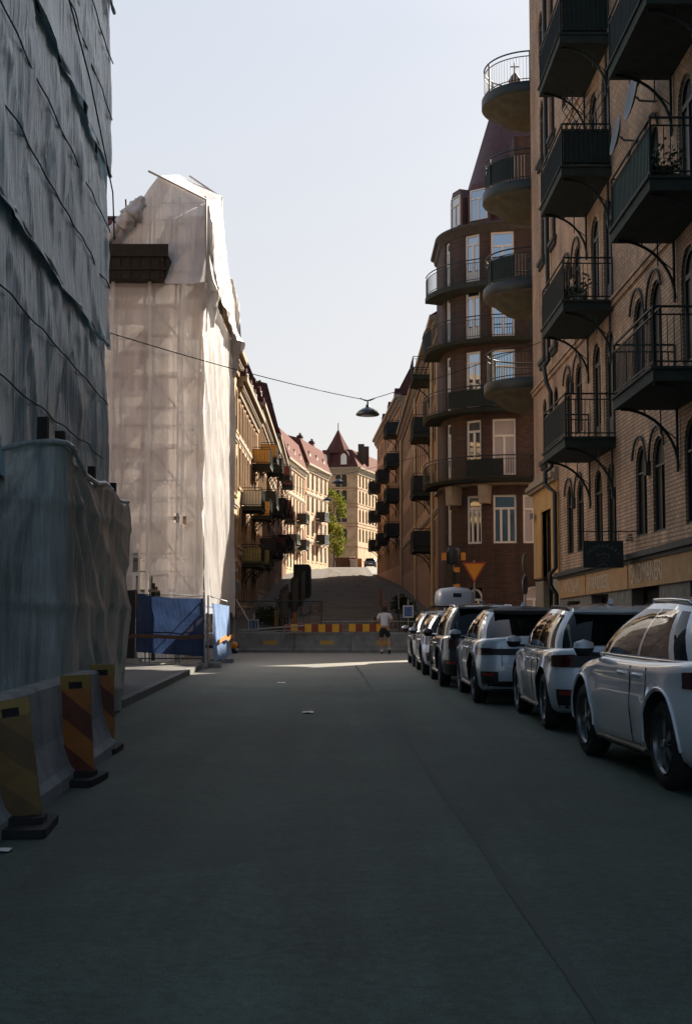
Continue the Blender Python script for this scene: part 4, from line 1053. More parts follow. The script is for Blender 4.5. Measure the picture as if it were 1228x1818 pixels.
# street side sheets (face +x): local x along the street
stop = [(0, 13.08), (3.9, 14.5), (4.3, 14.6), (4.7, 13.9), (6.3, 12.9), (8.2, 12.3), (9.6, 11.6)]
def prof(u, P):
    for (a, b), (c, d) in zip(P, P[1:]):
        if u <= c: return b + (d - b) * (u - a) / (c - a)
    return P[-1][1]
st = hung_sheet(9.6, 1.5, 10.9, 31., amp=.4, flare=.05, du=.09, dz=.09, tie=2.0)
o = sp(st, 'street_sheet', MT['sheet_street']); o.rotation_euler.z = math.pi / 2
st = hung_sheet(9.6, 10.7, 13, 33., amp=.55, flare=.25, du=.09, dz=.08, tie=2.0, ztop=lambda u: prof(u, stop))
o = sp(st, 'street_sheet', MT['sheet_white']); o.rotation_euler.z = math.pi / 2; o.location = (.06, 0, 0)
def crumpled(pts, rad, seed, seg=22, n=60):
    """gathered, knotted sheeting: a tube along pts with deep irregular folds"""
    P = [Vector(p) for p in pts]; m = MB(); vs = []
    for i in range(n + 1):
        f = i / n * (len(P) - 1); k = min(int(f), len(P) - 2); c = P[k].lerp(P[k + 1], f - k); r = rad[k] + (rad[k + 1] - rad[k]) * (f - k)
        d = (P[k + 1] - P[k]).normalized(); a = d.orthogonal().normalized(); b = d.cross(a)
        for q in range(seg):
            an = 2 * math.pi * q / seg; e = a * math.cos(an) + b * math.sin(an)
            rr = r * (1 + .55 * nz(e.x * 1.7 + seed, e.y * 1.7 + e.z, i * .13) + .28 * (ridge(q / seg * 5 + .5 * nz(i * .12, seed)) - .5) + .25 * nz(i * .35, q * .7 + seed))
            vs.append(c + e * rr)
    m.add(vs, [(i * seg + q, i * seg + (q + 1) % seg, (i + 1) * seg + (q + 1) % seg, (i + 1) * seg + q) for i in range(n) for q in range(seg)], 0, True); return m
sp(crumpled([(.06, 7.2, 12.75), (.14, 7.7, 11.9), (.16, 8.2, 10.9), (.10, 8.5, 10.0), (.06, 8.6, 9.6)], [.05, .13, .15, .10, .04], 3.), 'sheet_bundle', MT['sheet_white'])
sp(crumpled([(X0 + .05, -.2, 11.55), (X0 + .5, -.26, 11.85), (X0 + .9, -.28, 12.3), (X0 + 1.2, -.22, 12.55), (X0 + 1.4, -.18, 12.95), (X0 + 1.5, -.15, 13.2)], [.22, .26, .2, .3, .18, .06], 8.), 'sheet_bundle', MT['sheet_white'])
sp(crumpled([(.02, .02, 13.0), (.08, .1, 12.2), (.10, .3, 11.2), (.14, .5, 10.6), (.12, .6, 9.6)], [.06, .13, .10, .17, .05], 12.), 'sheet_bundle', MT['sheet_white'])
# back slope of the peaked top
bk = MB(); bk.grid(lambda i, j: (-1.35 + 1.4 * i + .02 * nz(i * 4, j * 4), 4.1 * j, (13.85 - .72 * i) + j * 1.45 - .22 * math.sin(math.pi * j) * math.sin(math.pi * i)), 10, 16)
sp(bk, 'top_sheet', MT['sheet_white'])
bk = MB(); bk.grid(lambda i, j: (-1.35 - .62 * (1 - j) ** .6, 4.1 * i + .05, 12.3 + j * (1.55 + 1.4 * i)), 12, 8); sp(bk, 'top_sheet', MT['sheet_white'])
# tubes: uprights, ledgers, braces, decks
ux = [-3.25, -2.4, -1.62, -.78, -.06]
for x in ux:
    for d in (.14, .95):
        p = MB(); p.tube([(x, d, 0), (x, d, 13.3 if x > -1.7 else 11.2)], .028, 6); sp(p, 'pole', MT['steel'])
for d in [2.2 + 2.05 * i for i in range(4)]:
    for x in (-.1, -1.0):
        p = MB(); p.tube([(x, d, 0), (x, d, 13.0 if d < 5 else 11.6)], .028, 6); sp(p, 'pole', MT['steel'])
for k, z in enumerate((2.1, 4.15, 6.2, 8.25, 10.3, 12.1)):
    p = MB(); p.box(X0 + .05 if k < 5 else -1.5, -.1, .2, .95, z - .06, z); p.box(-.9, -.12, 1.0, 9.4, z - .06, z); sp(p, 'deck', MT['deck_board'])
    for dz in (.5, 1.0):
        p = MB(); p.tube([(X0 if k < 5 else -1.5, .14, z + dz), (0, .14, z + dz)], .022, 5); sp(p, 'ledger', MT['steel'])
for k, z in enumerate((2.1, 4.15, 6.2, 8.25)):
    p = MB(); p.tube([(-1.6, .18, z + 2.0), (-.1, .18, z + .1)] , .026, 5); sp(p, 'brace', MT['steel'])
for (x, z0, z1) in ((-2.62, .9, 10.8), (-1.55, .9, 10.75), (-.62, 3.0, 10.7)):
    n = 14; p = MB(); w_ = .045
    p.grid(lambda i, j: (x + (i - .5) * 2 * w_ + .05 * nz(j * 3 + x, 1.), -.16 - .05 * nz(j * 4, x), z0 + (z1 - z0) * j), 1, n); sp(p, 'strap', MT['strap'])
p = MB(); p.tube([(-1.65, -.12, 13.95), (0.0, -.12, 13.12), (.0, -.10, 10.9)], .033, 6); sp(p, 'frame_tube', MT['tube_pale'])
p = MB(); p.tube([(-1.0, 4.1, 15.25), (.02, 4.1, 14.55), (.02, 4.1, 12.8)], .033, 6); sp(p, 'frame_tube', MT['tube_pale'])
# exposed dark timber eaves box poking through the sheeting
p = MB(); p.box(-2.95, -1.12, -.55, .5, 10.75, 11.62); p.box(-3.02, -1.0, -.62, -.55, 11.35, 11.70); p.box(-3.0, -1.05, -.6, -.55, 10.98, 11.05); p.prism([(-1.12, 10.75), (-1.12, 11.62), (-.95, 11.3)], 'y', -.5, .4)
for i in range(7): p.box(-2.9 + i * .27, -2.86 + i * .27, -.575, -.55, 10.76, 11.35)
sp(p, 'eaves_box', MT['wood'])
# guard rails seen past the corner of the near building
p = MB()
for z in (12.95, 13.2, 13.4, 13.6): p.tube([(-5.2, 3.2, z), (-1.9, 3.2, z)], .035, 5)
p.tube([(-2.75, 3.2, 12.0), (-2.85, 3.2, 14.2)], .035, 5); p.box(-2.8, -2.6, 3.15, 3.3, 11.8, 13.5); sp(p, 'guard_rail', MT['iron'])
# boards showing behind the torn sheet
p = MB(); p.box(-1.84, -1.78, .1, 2.1, .1, 3.7); sp(p, 'site_board', MT['white_paint']); p = MB(); p.box(-1.7, -1.2, 1.6, 1.7, 1.6, 2.6); p.box(-1.55, -1.45, .8, .9, .1, 3.0); sp(p, 'timber', MT['wood'])

b2 = thing('building', 'building behind the thin white sheeting, its red roof just showing', 'building', (-9.5, 41, 0))
q = MB(); wall_holes(q, 4.2, 0, 11.7, [(u - .55, u + .55, z, z + 2.0, .4) for u in (.4 + .8, 3.2) for z in (1.2, 4.6, 8.0)], .3, y=-2.6, u0=-2.5)
q.quad((4.2, -2.6, 0), (4.2, -2.6, 11.6), (4.2, 5.5, 11.6), (4.2, 5.5, 0)); q.quad((-2.5, -2.6, 0), (-2.5, -2.6, 11.6), (-2.5, 5.5, 11.6), (-2.5, 5.5, 0)); q.quad((-2.5, 5.5, 0), (4.2, 5.5, 0), (4.2, 5.5, 11.6), (-2.5, 5.5, 11.6))
q.build('wall', MT['pale_wall'], b2)
for u in (1.2, 3.2):
    for z in (1.2, 4.6, 8.0): window(b2, u, z, 1.1, 2.0, .4, 'cross', d=-2.45)
q = MB(); q.prism([(-3.1, 11.6), (5.7, 11.6), (.2, 14.3)], 'x', -2.8, 4.9); q.build('roof', MT['red_roof'], b2)

# ---------------------------------------------------------------- tarpaulin covered hoarding
hd = thing('hoarding', 'hoarding draped in a heavy grey tarpaulin with post tops poking out', 'hoarding', (-3.63, 15.5, 0))
def hpath(s):          # s in metres along: across the front, round the corner, then along the street
    if s < 4.0: return Vector((-4.0 + s, 0, 0)), Vector((0, -1, 0))
    if s < 4.35:
        a = (s - 4.0) / .35 * math.pi / 2; return Vector((.22 * math.sin(a), .22 * (1 - math.cos(a)), 0)), Vector((math.sin(a), -math.cos(a), 0))
    d = s - 4.35; return Vector((.22 - .032 * d, .22 + d, 0)), Vector((1, 0, 0))
SL = 4.35 + 5.05
peaks = [(0, 3.62), (.7, 3.50), (1.6, 3.36), (2.5, 3.32), (3.2, 3.40), (3.85, 3.54), (4.18, 3.56), (4.5, 3.48), (5.3, 3.28), (6.2, 3.26), (7.0, 3.33), (7.6, 3.30), (8.4, 3.20), (9.4, 3.27)]
def tarp(i, j):
    s = i * SL; P_, N_ = hpath(s); zt = prof(s, peaks) + .03 * nz(s * 2, 8.)
    z = .03 + (zt - .03) * j
    dk = s - 4.15; rad = math.atan2(dk, (3.75 - z))      # folds radiating from the corner post
    o = .05 + (.30 if s < 4.2 else .12) * (1 - j) ** 1.5 * .35 + .10 * (ridge(rad * 3.1 + .25 * nz(s * .5, z)) - .5) * min(1, abs(dk) * .9 + .15) + (.12 if s < 4 else .04) * nz(s * .6, z * .5 + 3) + .05 * (ridge(s * 1.3 + .4 * nz(z, s)) - .5) * (.3 + (1 - j)) + .025 * nz(s * 3, z * 2) + .05 * ridge(rad * 1.7 + .3 + .2 * nz(s * .4, z * .4)) ** 6 * min(1, abs(dk) + .2) + .035 * ridge((z + .12 * nz(s * .7, 2.)) / 1.25 + .25) ** 10
    if j > .985: o = -.06
    return P_ + N_ * o + Vector((0, 0, z))
m = MB(); m.grid(tarp, 130, 60); m.build('tarpaulin', MT['tarp_grey'], hd)
m = MB(); m.tube([hpath(s)[0] + hpath(s)[1] * (.07) + Vector((0, 0, prof(s, peaks) - .02)) for s in [SL * k / 80 for k in range(81)]], [.03 + .03 * abs(nz(k * .3, 4.)) for k in range(81)], 6); m.build('hem', MT['tarp_grey'], hd)
for s, h, r in ((.9, 3.68, .05), (3.95, 3.85, .06), (4.55, 3.72, .055), (6.95, 3.55, .05), (9.0, 3.52, .05)):
    P_, N_ = hpath(s); p = MB(); a = P_ - N_ * .12; p.box(a.x - r, a.x + r, a.y - r, a.y + r, 0, h); p.build('post', MT['wood'], hd)
for z in (1.0, 2.9):
    p = MB(); p.box(-4.0, .0, .10, .16, z, z + .12); p.box(-.04, .02, .2, 5.2, z, z + .12); p.build('rail', MT['wood'], hd)
p = MB(); p.box(-4.0, -.1, .2, .23, .05, 3.0); p.quad((-.12, .25, .05), (-.26, 5.2, .05), (-.26, 5.2, 3.0), (-.12, .25, 3.0)); p.build('panel', MT['plywood'], hd)

# ---------------------------------------------------------------- concrete barrier and marker boards by the kerb
def barrier_mesh(L, h=.85, w0=.60, w1=.20):
    prof_ = [(-w0 / 2, 0), (-w0 / 2, .10), (-w0 / 2 + .05, .16), (-w1 / 2 - .06, .40), (-w1 / 2, h - .03), (-w1 / 2 + .03, h), (w1 / 2 - .03, h), (w1 / 2, h - .03), (w1 / 2 + .06, .40), (w0 / 2 - .05, .16), (w0 / 2, .10), (w0 / 2, 0)]
    m = MB(); m.prism(prof_, 'y', 0, L); return m
nb = thing('concrete_barrier', 'weathered concrete barrier standing against the grey hoarding', 'barrier', (-2.52, 7.4, 0), .035)
barrier_mesh(6.6, h=.87).build('block', MT['concrete'], nb)
def stripe_mat(name, ca, cb, freq, ang, rough=.5):
    m = bpy.data.materials.new(name); m.use_nodes = True; nt = m.node_tree; L = nt.links.new
    p = nt.nodes['Principled BSDF']; p.inputs['Roughness'].default_value = rough
    tc = ND(nt, 'ShaderNodeTexCoord'); s = ND(nt, 'ShaderNodeSeparateXYZ'); L(tc.outputs['Object'], s.inputs[0])
    a = ND(nt, 'ShaderNodeMath', operation='MULTIPLY'); a.inputs[1].default_value = math.tan(ang); L(s.outputs[0], a.inputs[0])
    b = ND(nt, 'ShaderNodeMath', operation='ADD'); L(a.outputs[0], b.inputs[0]); L(s.outputs[2], b.inputs[1])
    c = ND(nt, 'ShaderNodeMath', operation='MULTIPLY'); c.inputs[1].default_value = freq; L(b.outputs[0], c.inputs[0])
    d = ND(nt, 'ShaderNodeMath', operation='FRACT'); L(c.outputs[0], d.inputs[0])
    e = ND(nt, 'ShaderNodeMath', operation='GREATER_THAN'); e.inputs[1].default_value = .5; L(d.outputs[0], e.inputs[0])
    x = ND(nt, 'ShaderNodeMix', data_type='RGBA'); L(e.outputs[0], x.inputs[0]); x.inputs[6].default_value = c4(ca); x.inputs[7].default_value = c4(cb)
    n = ND(nt, 'ShaderNodeTexNoise', i_Scale=7.0, i_Detail=6.0); L(tc.outputs['Object'], n.inputs['Vector'])
    r = ND(nt, 'ShaderNodeMapRange', i_1=.3, i_2=.75, i_3=.55, i_4=1.05); L(n.outputs[0], r.inputs[0])
    y = ND(nt, 'ShaderNodeMix', data_type='RGBA', blend_type='MULTIPLY'); y.inputs[0].default_value = 1; L(x.outputs[2], y.inputs[6]); L(r.outputs[0], y.inputs[7])
    L(y.outputs[2], p.inputs['Base Color']); return m
MT['marker'] = stripe_mat('red_yellow_stripes', (.13, .032, .014), (.36, .115, .016), 2.15, R(42))
MT['marker_yellow'] = stripe_mat('worn_yellow_stripes', (.12, .065, .015), (.18, .10, .017), 2.15, R(42))
MT['marker_cap'] = mat('yellow_plastic', (.22, .14, .02), .5, var=.2, scale=6)
def marker(x, y, rz, tilt, lab, m, h=.92):
    t = thing('marker_board', lab, 'road marker', (x, y, 0), rz, 'striped marker boards along the concrete barrier')
    f = MB(); f.prism([(-.16, -.34), (.16, -.34), (.18, -.30), (.18, .30), (.16, .34), (-.16, .34), (-.18, .30), (-.18, -.30)], 'z', .005, .06); f.prism([(-.10, -.14), (.10, -.14), (.13, -.1), (.13, .1), (.10, .14), (-.10, .14), (-.13, .1), (-.13, -.1)], 'z', .06, .105); f.build('foot', MT['rubber'], t)
    b = MB(); n = 6; w_ = .125
    b.prism([(-w_, .10), (w_, .10), (w_, h - .12), (-w_, h - .12)], 'y', -.022, .022)
    o = b.build('board', m, t); o.rotation_euler = (tilt[0], tilt[1], 0)
    c = MB(); c.prism([(-w_ - .006, h - .12), (-w_ - .006, h), (w_ + .006, h), (w_ + .006, h - .12), (.06, h - .12), (.06, h - .06), (-.06, h - .06), (-.06, h - .12)], 'y', -.026, .026); c.build('cap', MT['marker_cap'], o)
    k = MB(); k.box(-.06, .06, -.012, .012, h - .16, h - .06); k.build('grip', MT['black'], o)
    return t
marker(-2.19, 9.0, .08, (R(-2), R(-8.5)), 'dull yellow marker board leaning over, nearest on the left', MT['marker_yellow'], .90)
marker(-2.33, 11.5, -.05, (R(1), R(-3.0)), 'red and yellow marker board with an open grip, middle of the three', MT['marker'], .94)
marker(-2.60, 14.0, .02, (0, R(-1.0)), 'red and yellow marker board farthest along the barrier', MT['marker'], .93)

# ---------------------------------------------------------------- blue sheeted site fence
def tape(mb, pts, w=.05):
    for a, b in zip(pts, pts[1:]):
        mb.quad((a[0], a[1], a[2] - w), (b[0], b[1], b[2] - w), (b[0], b[1], b[2] + w), (a[0], a[1], a[2] + w))
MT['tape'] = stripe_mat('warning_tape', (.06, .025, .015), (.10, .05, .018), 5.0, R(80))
MT['tape_lit'] = stripe_mat('warning_tape_lit', (.55, .10, .03), (.75, .50, .12), 4.0, R(88))  # brighter copy of the fence tape for the sunny panel, light mixed into the colours
fc = thing('site_fence', 'steel mesh fence hung with dark blue tarpaulin across the footway', 'fence', (-3.72, 34.4, 0))
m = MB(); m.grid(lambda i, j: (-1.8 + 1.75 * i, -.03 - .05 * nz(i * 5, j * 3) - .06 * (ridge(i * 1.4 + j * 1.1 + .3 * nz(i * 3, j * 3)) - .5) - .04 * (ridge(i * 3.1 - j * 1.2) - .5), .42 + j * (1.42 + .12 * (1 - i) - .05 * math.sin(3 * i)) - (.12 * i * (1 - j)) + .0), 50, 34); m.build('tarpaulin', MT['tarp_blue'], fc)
p = MB(); p.tube([(-1.82, 0, .1), (-1.82, 0, 1.95), (-.05, 0, 1.90), (-.05, 0, .1)], .022, 6); p.tube([(-1.82, 0, .95), (-.05, 0, .92)], .016, 5); p.tube([(-1.82, 0, .25), (-.05, 0, .25)], .016, 5)
for i in range(16): p.tube([(-1.78 + i * .11, .012, .2), (-2.15 + i * .11, .012, 1.93)], .003, 3, caps=False)
p.build('frame', MT['iron'], fc)
p = MB(); p.box(-2.6, -1.86, .0, .08, .02, 2.05); p.build('post', MT['black'], fc)
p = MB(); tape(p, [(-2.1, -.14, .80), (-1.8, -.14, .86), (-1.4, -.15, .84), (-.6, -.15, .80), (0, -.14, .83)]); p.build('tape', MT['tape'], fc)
p = MB(); p.box(-.14, .10, -.3, .3, .01, .14); p.box(-2.1, -1.7, -.3, .3, .12, .25); p.build('foot', MT['concrete'], fc)
fd = thing('site_fence', 'fence panel hung with sunlit pale blue tarpaulin beside the street', 'fence', (-3.62, 34.6, 0), math.pi / 2)
m = MB(); m.grid(lambda i, j: (5.4 * i, -.06 - .05 * nz(i * 4, j * 2) - .035 * (ridge(i * 4 + .3 * nz(i * 3, j * 3)) - .5) - .08 * (1 - j) ** 2, .16 + .12 * nz(i * 3, 1.) * (1 - j) + j * (1.55 - .06 * i)), 60, 30); m.build('tarpaulin', MT['tarp_blue_lit'], fd)
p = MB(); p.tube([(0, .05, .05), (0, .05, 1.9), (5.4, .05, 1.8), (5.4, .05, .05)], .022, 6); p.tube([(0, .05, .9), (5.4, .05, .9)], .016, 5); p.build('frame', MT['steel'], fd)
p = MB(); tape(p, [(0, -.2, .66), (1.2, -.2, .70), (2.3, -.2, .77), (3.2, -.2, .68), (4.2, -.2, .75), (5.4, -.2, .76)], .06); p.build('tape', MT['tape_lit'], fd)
p = MB(); p.box(-.2, .25, -.3, .3, .0, .14); p.box(3.0, 3.5, -.35, .3, .0, .12); p.build('foot', MT['concrete'], fd)
MT['box_grey'] = mat('roof_box_grey', (.40, .40, .42), .45, var=.08)
# ---------------------------------------------------------------- cars
from mathutils.bvhtree import BVHTree
def paint(name, col, rough=.28, metal=.08):
    m = bpy.data.materials.new(name); m.use_nodes = True; nt = m.node_tree; L = nt.links.new
    p = nt.nodes['Principled BSDF']; p.inputs['Roughness'].default_value = rough; p.inputs['Metallic'].default_value = metal
    p.inputs['Coat Weight'].default_value = 1.0; p.inputs['Coat Roughness'].default_value = .03
    tc = ND(nt, 'ShaderNodeTexCoord'); n = ND(nt, 'ShaderNodeTexNoise', i_Scale=5.0, i_Detail=6.0); L(tc.outputs['Object'], n.inputs['Vector'])
    s = ND(nt, 'ShaderNodeSeparateXYZ'); L(tc.outputs['Object'], s.inputs[0])
    zr = ND(nt, 'ShaderNodeMapRange', i_1=.75, i_2=.25, i_3=0, i_4=.45); L(s.outputs[2], zr.inputs[0])
    mu = ND(nt, 'ShaderNodeMath', operation='MULTIPLY'); L(n.outputs[0], mu.inputs[0]); L(zr.outputs[0], mu.inputs[1])
    x = ND(nt, 'ShaderNodeMix', data_type='RGBA'); L(mu.outputs[0], x.inputs[0]); x.inputs[6].default_value = c4(col); x.inputs[7].default_value = (.10, .09, .075, 1)   # road dirt low on the body
    L(x.outputs[2], p.inputs['Base Color'])
    r = ND(nt, 'ShaderNodeMapRange', i_1=0, i_2=.4, i_3=rough, i_4=.6); L(mu.outputs[0], r.inputs[0]); L(r.outputs[0], p.inputs['Roughness'])
    return m
MT['car_white'] = paint('pearl_white_paint', (.66, .68, .71)); MT['car_silver'] = paint('silver_white_paint', (.60, .63, .66)); MT['car_grey'] = paint('silver_grey_paint', (.50, .54, .58))
MT['car_dark'] = paint('dark_paint', (.018, .02, .022), metal=0)
MT['car_glass'] = glass_mat('car_glass', (.004, .005, .005), refl=-.03, rough=.02)
MT['car_black'] = mat('car_black_plastic', (.010, .011, .011), .55, var=.1)
MT['arch_black'] = MT['black']
MT['chrome'] = mat('bright_trim', (.62, .62, .62), .2, metal=1, var=0)
MT['alloy'] = mat('alloy_rim', (.22, .225, .23), .3, metal=.9, var=.1)
MT['tail_red'] = mat('tail_light_red', (.045, .008, .006), .15, var=.1, coat=1)
MT['tail_dark'] = mat('smoked_tail_light', (.03, .008, .008), .15, var=.1, coat=1)
MT['lamp_clear'] = mat('lamp_clear', (.40, .42, .44), .1, var=.1, coat=1)
MT['plate'] = mat('number_plate', (.55, .56, .54), .5, var=.05)
MT['plate_red'] = mat('reflector_red', (.22, .02, .015), .3, var=.1)

def super_ring(N, n):
    """evenly spaced points of |x|^n+|y|^n=1, starting at the rear middle, going along +x"""
    P = []
    for k in range(2000):
        a = 2 * math.pi * k / 2000 - math.pi / 2
        c, s = math.cos(a), math.sin(a)
        P.append((math.copysign(abs(c) ** (2 / n), c), math.copysign(abs(s) ** (2 / n), s)))
    # arc length with the car's aspect
    acc = [0]
    for p, q in zip(P, P[1:] + P[:1]): acc.append(acc[-1] + math.hypot((q[0] - p[0]) * .92, (q[1] - p[1]) * 2.2))
    out, j = [], 0
    for k in range(N):
        t = acc[-1] * k / N
        while acc[j + 1] < t: j += 1
        f = (t - acc[j]) / max(1e-9, acc[j + 1] - acc[j]); p, q = P[j], P[(j + 1) % 2000]
        out.append((p[0] + (q[0] - p[0]) * f, p[1] + (q[1] - p[1]) * f))
    return out

def make_car(label, pos, rz, body, L=4.4, Wd=1.86, H=1.64, belt=1.0, hood=.98, nose=.74, wb=2.66, rw=.36, rov=.9, gh=(.30, .95, 1.55, 2.75), rails=True, cladding=True, tail='wide', pillars=(.02, -.52), roofmat=None, glassname=None, chrome=False, rear_slope=.10, spoiler=True, rack=False, group=None, hatch_black=False, raised=0.0):
    """x to the right, y forward from the rear bumper at y=0; gh: base rear, roof rear, roof front (from the rear), windscreen base"""
    t = thing('parked_car', label, 'car', pos, rz, 'cars parked along the right kerb')
    N = 132; ring = super_ring(N, 6.5)
    zb = .23
    lv = [(0, .90, .22, .20), (.06, .945, .10, .10), (.16, .975, .03, .03), (.30, .992, .0, .0), (.45, 1.0, .01, .01), (.58, .995, .035, .05), (.70, .985, .06, .12), (.80, .978, .075, .20), (.87, .985, .082, .26), (.93, .972, .09, .33), (.975, .94, .10, .40), (1.0, .90, .115, .46)]
    def ztop(y):
        f = y / L
        z = belt
        yw = gh[3]
        if y > yw: 
            q = (y - yw) / (L - yw); z = hood + (nose - hood) * q ** 1.8
        elif y > yw - .35: z = belt + (hood - belt) * (y - yw + .35) / .35
        elif y < .5: z = belt + .03 - .0 * (.5 - y)
        else: z = belt + .03 * max(0, 1 - (y - .5) / 1.2)
        return z
    ax_r, ax_f = rov, rov + wb
    m = MB(); vs = []
    for (tt, pw, yr, yf) in lv:
        for (sx, sy) in ring:
            y0, y1 = yr * (rear_slope / .10), L - yf
            y = (y0 + y1) / 2 + sy * (y1 - y0) / 2
            zt = ztop(max(0, min(L, (sy + 1) / 2 * L)))
            z = zb + (zt - zb) * tt
            x = sx * Wd / 2 * pw
            for ya in (ax_r, ax_f):        # wheel arch flare
                d = math.hypot(y - ya, z - rw)
                x += math.copysign(.022 * math.exp(-((d - rw - .07) / .10) ** 2), sx) * (abs(sx) > .8)
            # crease along the doors
            if abs(sx) > .9 and ax_r + .4 < y < ax_f - .3: x -= math.copysign(.018 * math.exp(-((z - .48) / .12) ** 2), sx)
            vs.append((x, y, z))
    fs = []
    for j in range(len(lv) - 1):
        for k in range(N):
            fs.append((j * N + k, j * N + (k + 1) % N, (j + 1) * N + (k + 1) % N, (j + 1) * N + k))
    # bonnet / deck: bridge mirrored ring points with a slight crown
    top = (len(lv) - 1) * N; M_ = 8; half = N // 2
    rows = []
    for k in range(0, half + 1):
        a, b = vs[top + k], vs[top + (N - k) % N]
        if k in (0, half): rows.append([top + k]); continue
        r_ = [top + k]
        for q in range(1, M_):
            f = q / M_; x = a[0] + (b[0] - a[0]) * f
            cr = .055 * (1 - (2 * f - 1) ** 2) * min(1, abs(a[0]) / (Wd * .4))
            vs.append((x, a[1], a[2] + cr)); r_.append(len(vs) - 1)
        r_.append(top + N - k); rows.append(r_)
    for r0, r1 in zip(rows, rows[1:]):
        if len(r0) == 1: fs += [(r0[0], r1[i + 1], r1[i]) for i in range(M_)]
        elif len(r1) == 1: fs += [(r0[i], r0[i + 1], r1[0]) for i in range(M_)]
        else: fs += [(r0[i], r0[i + 1], r1[i + 1], r1[i]) for i in range(M_)]
    fs.append(tuple(reversed(range(N))))
    m.add(vs, fs, 0, True)
    bo = m.build('body', [body, MT['arch_black']], t)
    # wheel arches
    c = MB()
    for ya in (ax_r, ax_f):
        for s in (-1, 1):
            n = 28; ra = rw + .065
            ring2 = [(ya + ra * math.cos(2 * math.pi * k / n), rw + .01 + ra * math.sin(2 * math.pi * k / n)) for k in range(n)]
            c.prism(ring2, 'x', s * (Wd / 2 - .36), s * (Wd / 2 + .2), 1)
    co = c.build('cutter', [body, MT['arch_black']], t)
    md = bo.modifiers.new('b', 'BOOLEAN'); md.operation = 'DIFFERENCE'; md.object = co; md.solver = 'EXACT'
    bpy.context.view_layer.update(); dg = bpy.context.evaluated_depsgraph_get()
    me = bpy.data.meshes.new_from_object(bo.evaluated_get(dg)); bo.modifiers.clear(); bo.data = me; bpy.data.objects.remove(co)
    bm = bmesh.new(); bm.from_mesh(me)
    for e in bm.edges:
        if len(e.link_faces) == 2 and e.calc_face_angle(0) > .6: e.smooth = False
    bvh = BVHTree.FromBMesh(bm); bm.to_mesh(me); bm.free()
    # greenhouse
    NG = 132; rb, rt = super_ring(NG, 6.0), super_ring(NG, 4.5)
    yb0, yr0, yr1, yb1 = gh; wb_, wt_ = Wd * .905, Wd * .665
    LV = [0, .08, .25, .45, .65, .80, .90, .96, 1.0]
    zbase = belt - .02
    gv = []
    for l in LV:
        for (bx, by), (tx, ty) in zip(rb, rt):
            X = bx * wb_ / 2 * (1 - l) + tx * wt_ / 2 * l + math.copysign(.05 * math.sin(math.pi * min(1, l)) * (abs(bx) > .6), bx)
            Yb = (yb0 + yb1) / 2 + by * (yb1 - yb0) / 2; Yt = (yr0 + yr1) / 2 + ty * (yr1 - yr0) / 2
            lc = l + .10 * math.sin(math.pi * l) * (1 if by > 0 else .6)
            Y = Yb + (Yt - Yb) * l
            if by > .5: Y += .10 * math.sin(math.pi * l)           # curved windscreen
            z = zbase + (H - .075 - zbase) * (l ** .92)
            # roofline: falls a little to the rear
            z -= .05 * l * max(0, -ty) ** 2
            gv.append(Vector((X, Y, z)))
    paintf, glassf = [], {}
    for j in range(len(LV) - 1):
        lm = (LV[j] + LV[j + 1]) / 2
        for k in range(NG):
            k2 = (k + 1) % NG
            f = (j * NG + k, j * NG + k2, (j + 1) * NG + k2, (j + 1) * NG + k)
            bx = (rb[k][0] + rb[k2][0]) / 2; by = (rb[k][1] + rb[k2][1]) / 2
            key = None
            if .04 < lm < .93:
                if abs(bx) < .90 and by > .9: key = 'windscreen'
                elif abs(bx) < .90 and by < -.9: key = 'rear_window' if lm > .04 else None
                elif abs(bx) > .9 and lm < .90:
                    hi = .90 - .0
                    for pi, (a, b) in enumerate(((pillars[0] + .03, .92), (pillars[1] + .03, pillars[0] - .03), (-.84, pillars[1] - .03))):
                        if a < by < b and not (pi == 2 and by < -.78 + .0 * lm): key = ('side_window', pi, bx > 0)
            (glassf.setdefault(key, []) if key else paintf).append(f)
    # roof skin
    top = (len(LV) - 1) * NG; half = NG // 2; rows = []
    for k in range(0, half + 1):
        a, b = gv[top + k], gv[top + (NG - k) % NG]
        if k in (0, half): rows.append([top + k]); continue
        r_ = [top + k]
        for q in range(1, 8):
            f = q / 8; cr = .075 * (1 - (2 * f - 1) ** 2) * min(1, (a - b).length / (wt_ * .8)) ; cr *= 1
            gv.append(a.lerp(b, f) + Vector((0, 0, cr))); r_.append(len(gv) - 1)
        r_.append(top + NG - k); rows.append(r_)
    rf = []
    for r0, r1 in zip(rows, rows[1:]):
        if len(r0) == 1: rf += [(r0[0], r1[i + 1], r1[i]) for i in range(8)]
        elif len(r1) == 1: rf += [(r0[i], r0[i + 1], r1[0]) for i in range(8)]
        else: rf += [(r0[i], r0[i + 1], r1[i + 1], r1[i]) for i in range(8)]
    def sub(fset, name, mm, parent=t):
        used = sorted({i for f in fset for i in f}); ix = {v: i for i, v in enumerate(used)}
        q = MB(); q.add([gv[i] for i in used], [tuple(ix[i] for i in f) for f in fset], 0, True); return q.build(name, mm, parent)
    sub(paintf, 'pillars', body); sub(rf, 'roof', roofmat or body)
    for key, fset in glassf.items(): sub(fset, key if isinstance(key, str) else 'side_window', MT['car_glass'])
    # small parts put on the surface
    def hit(o, d):
        r_ = bvh.ray_cast(Vector(o), Vector(d).normalized()); return r_[0], r_[1]
    def side(y, z, s, off=.004):
        p, n = hit((s * 3, y, z), (-s, 0, 0)); return (p + n * off) if p else None
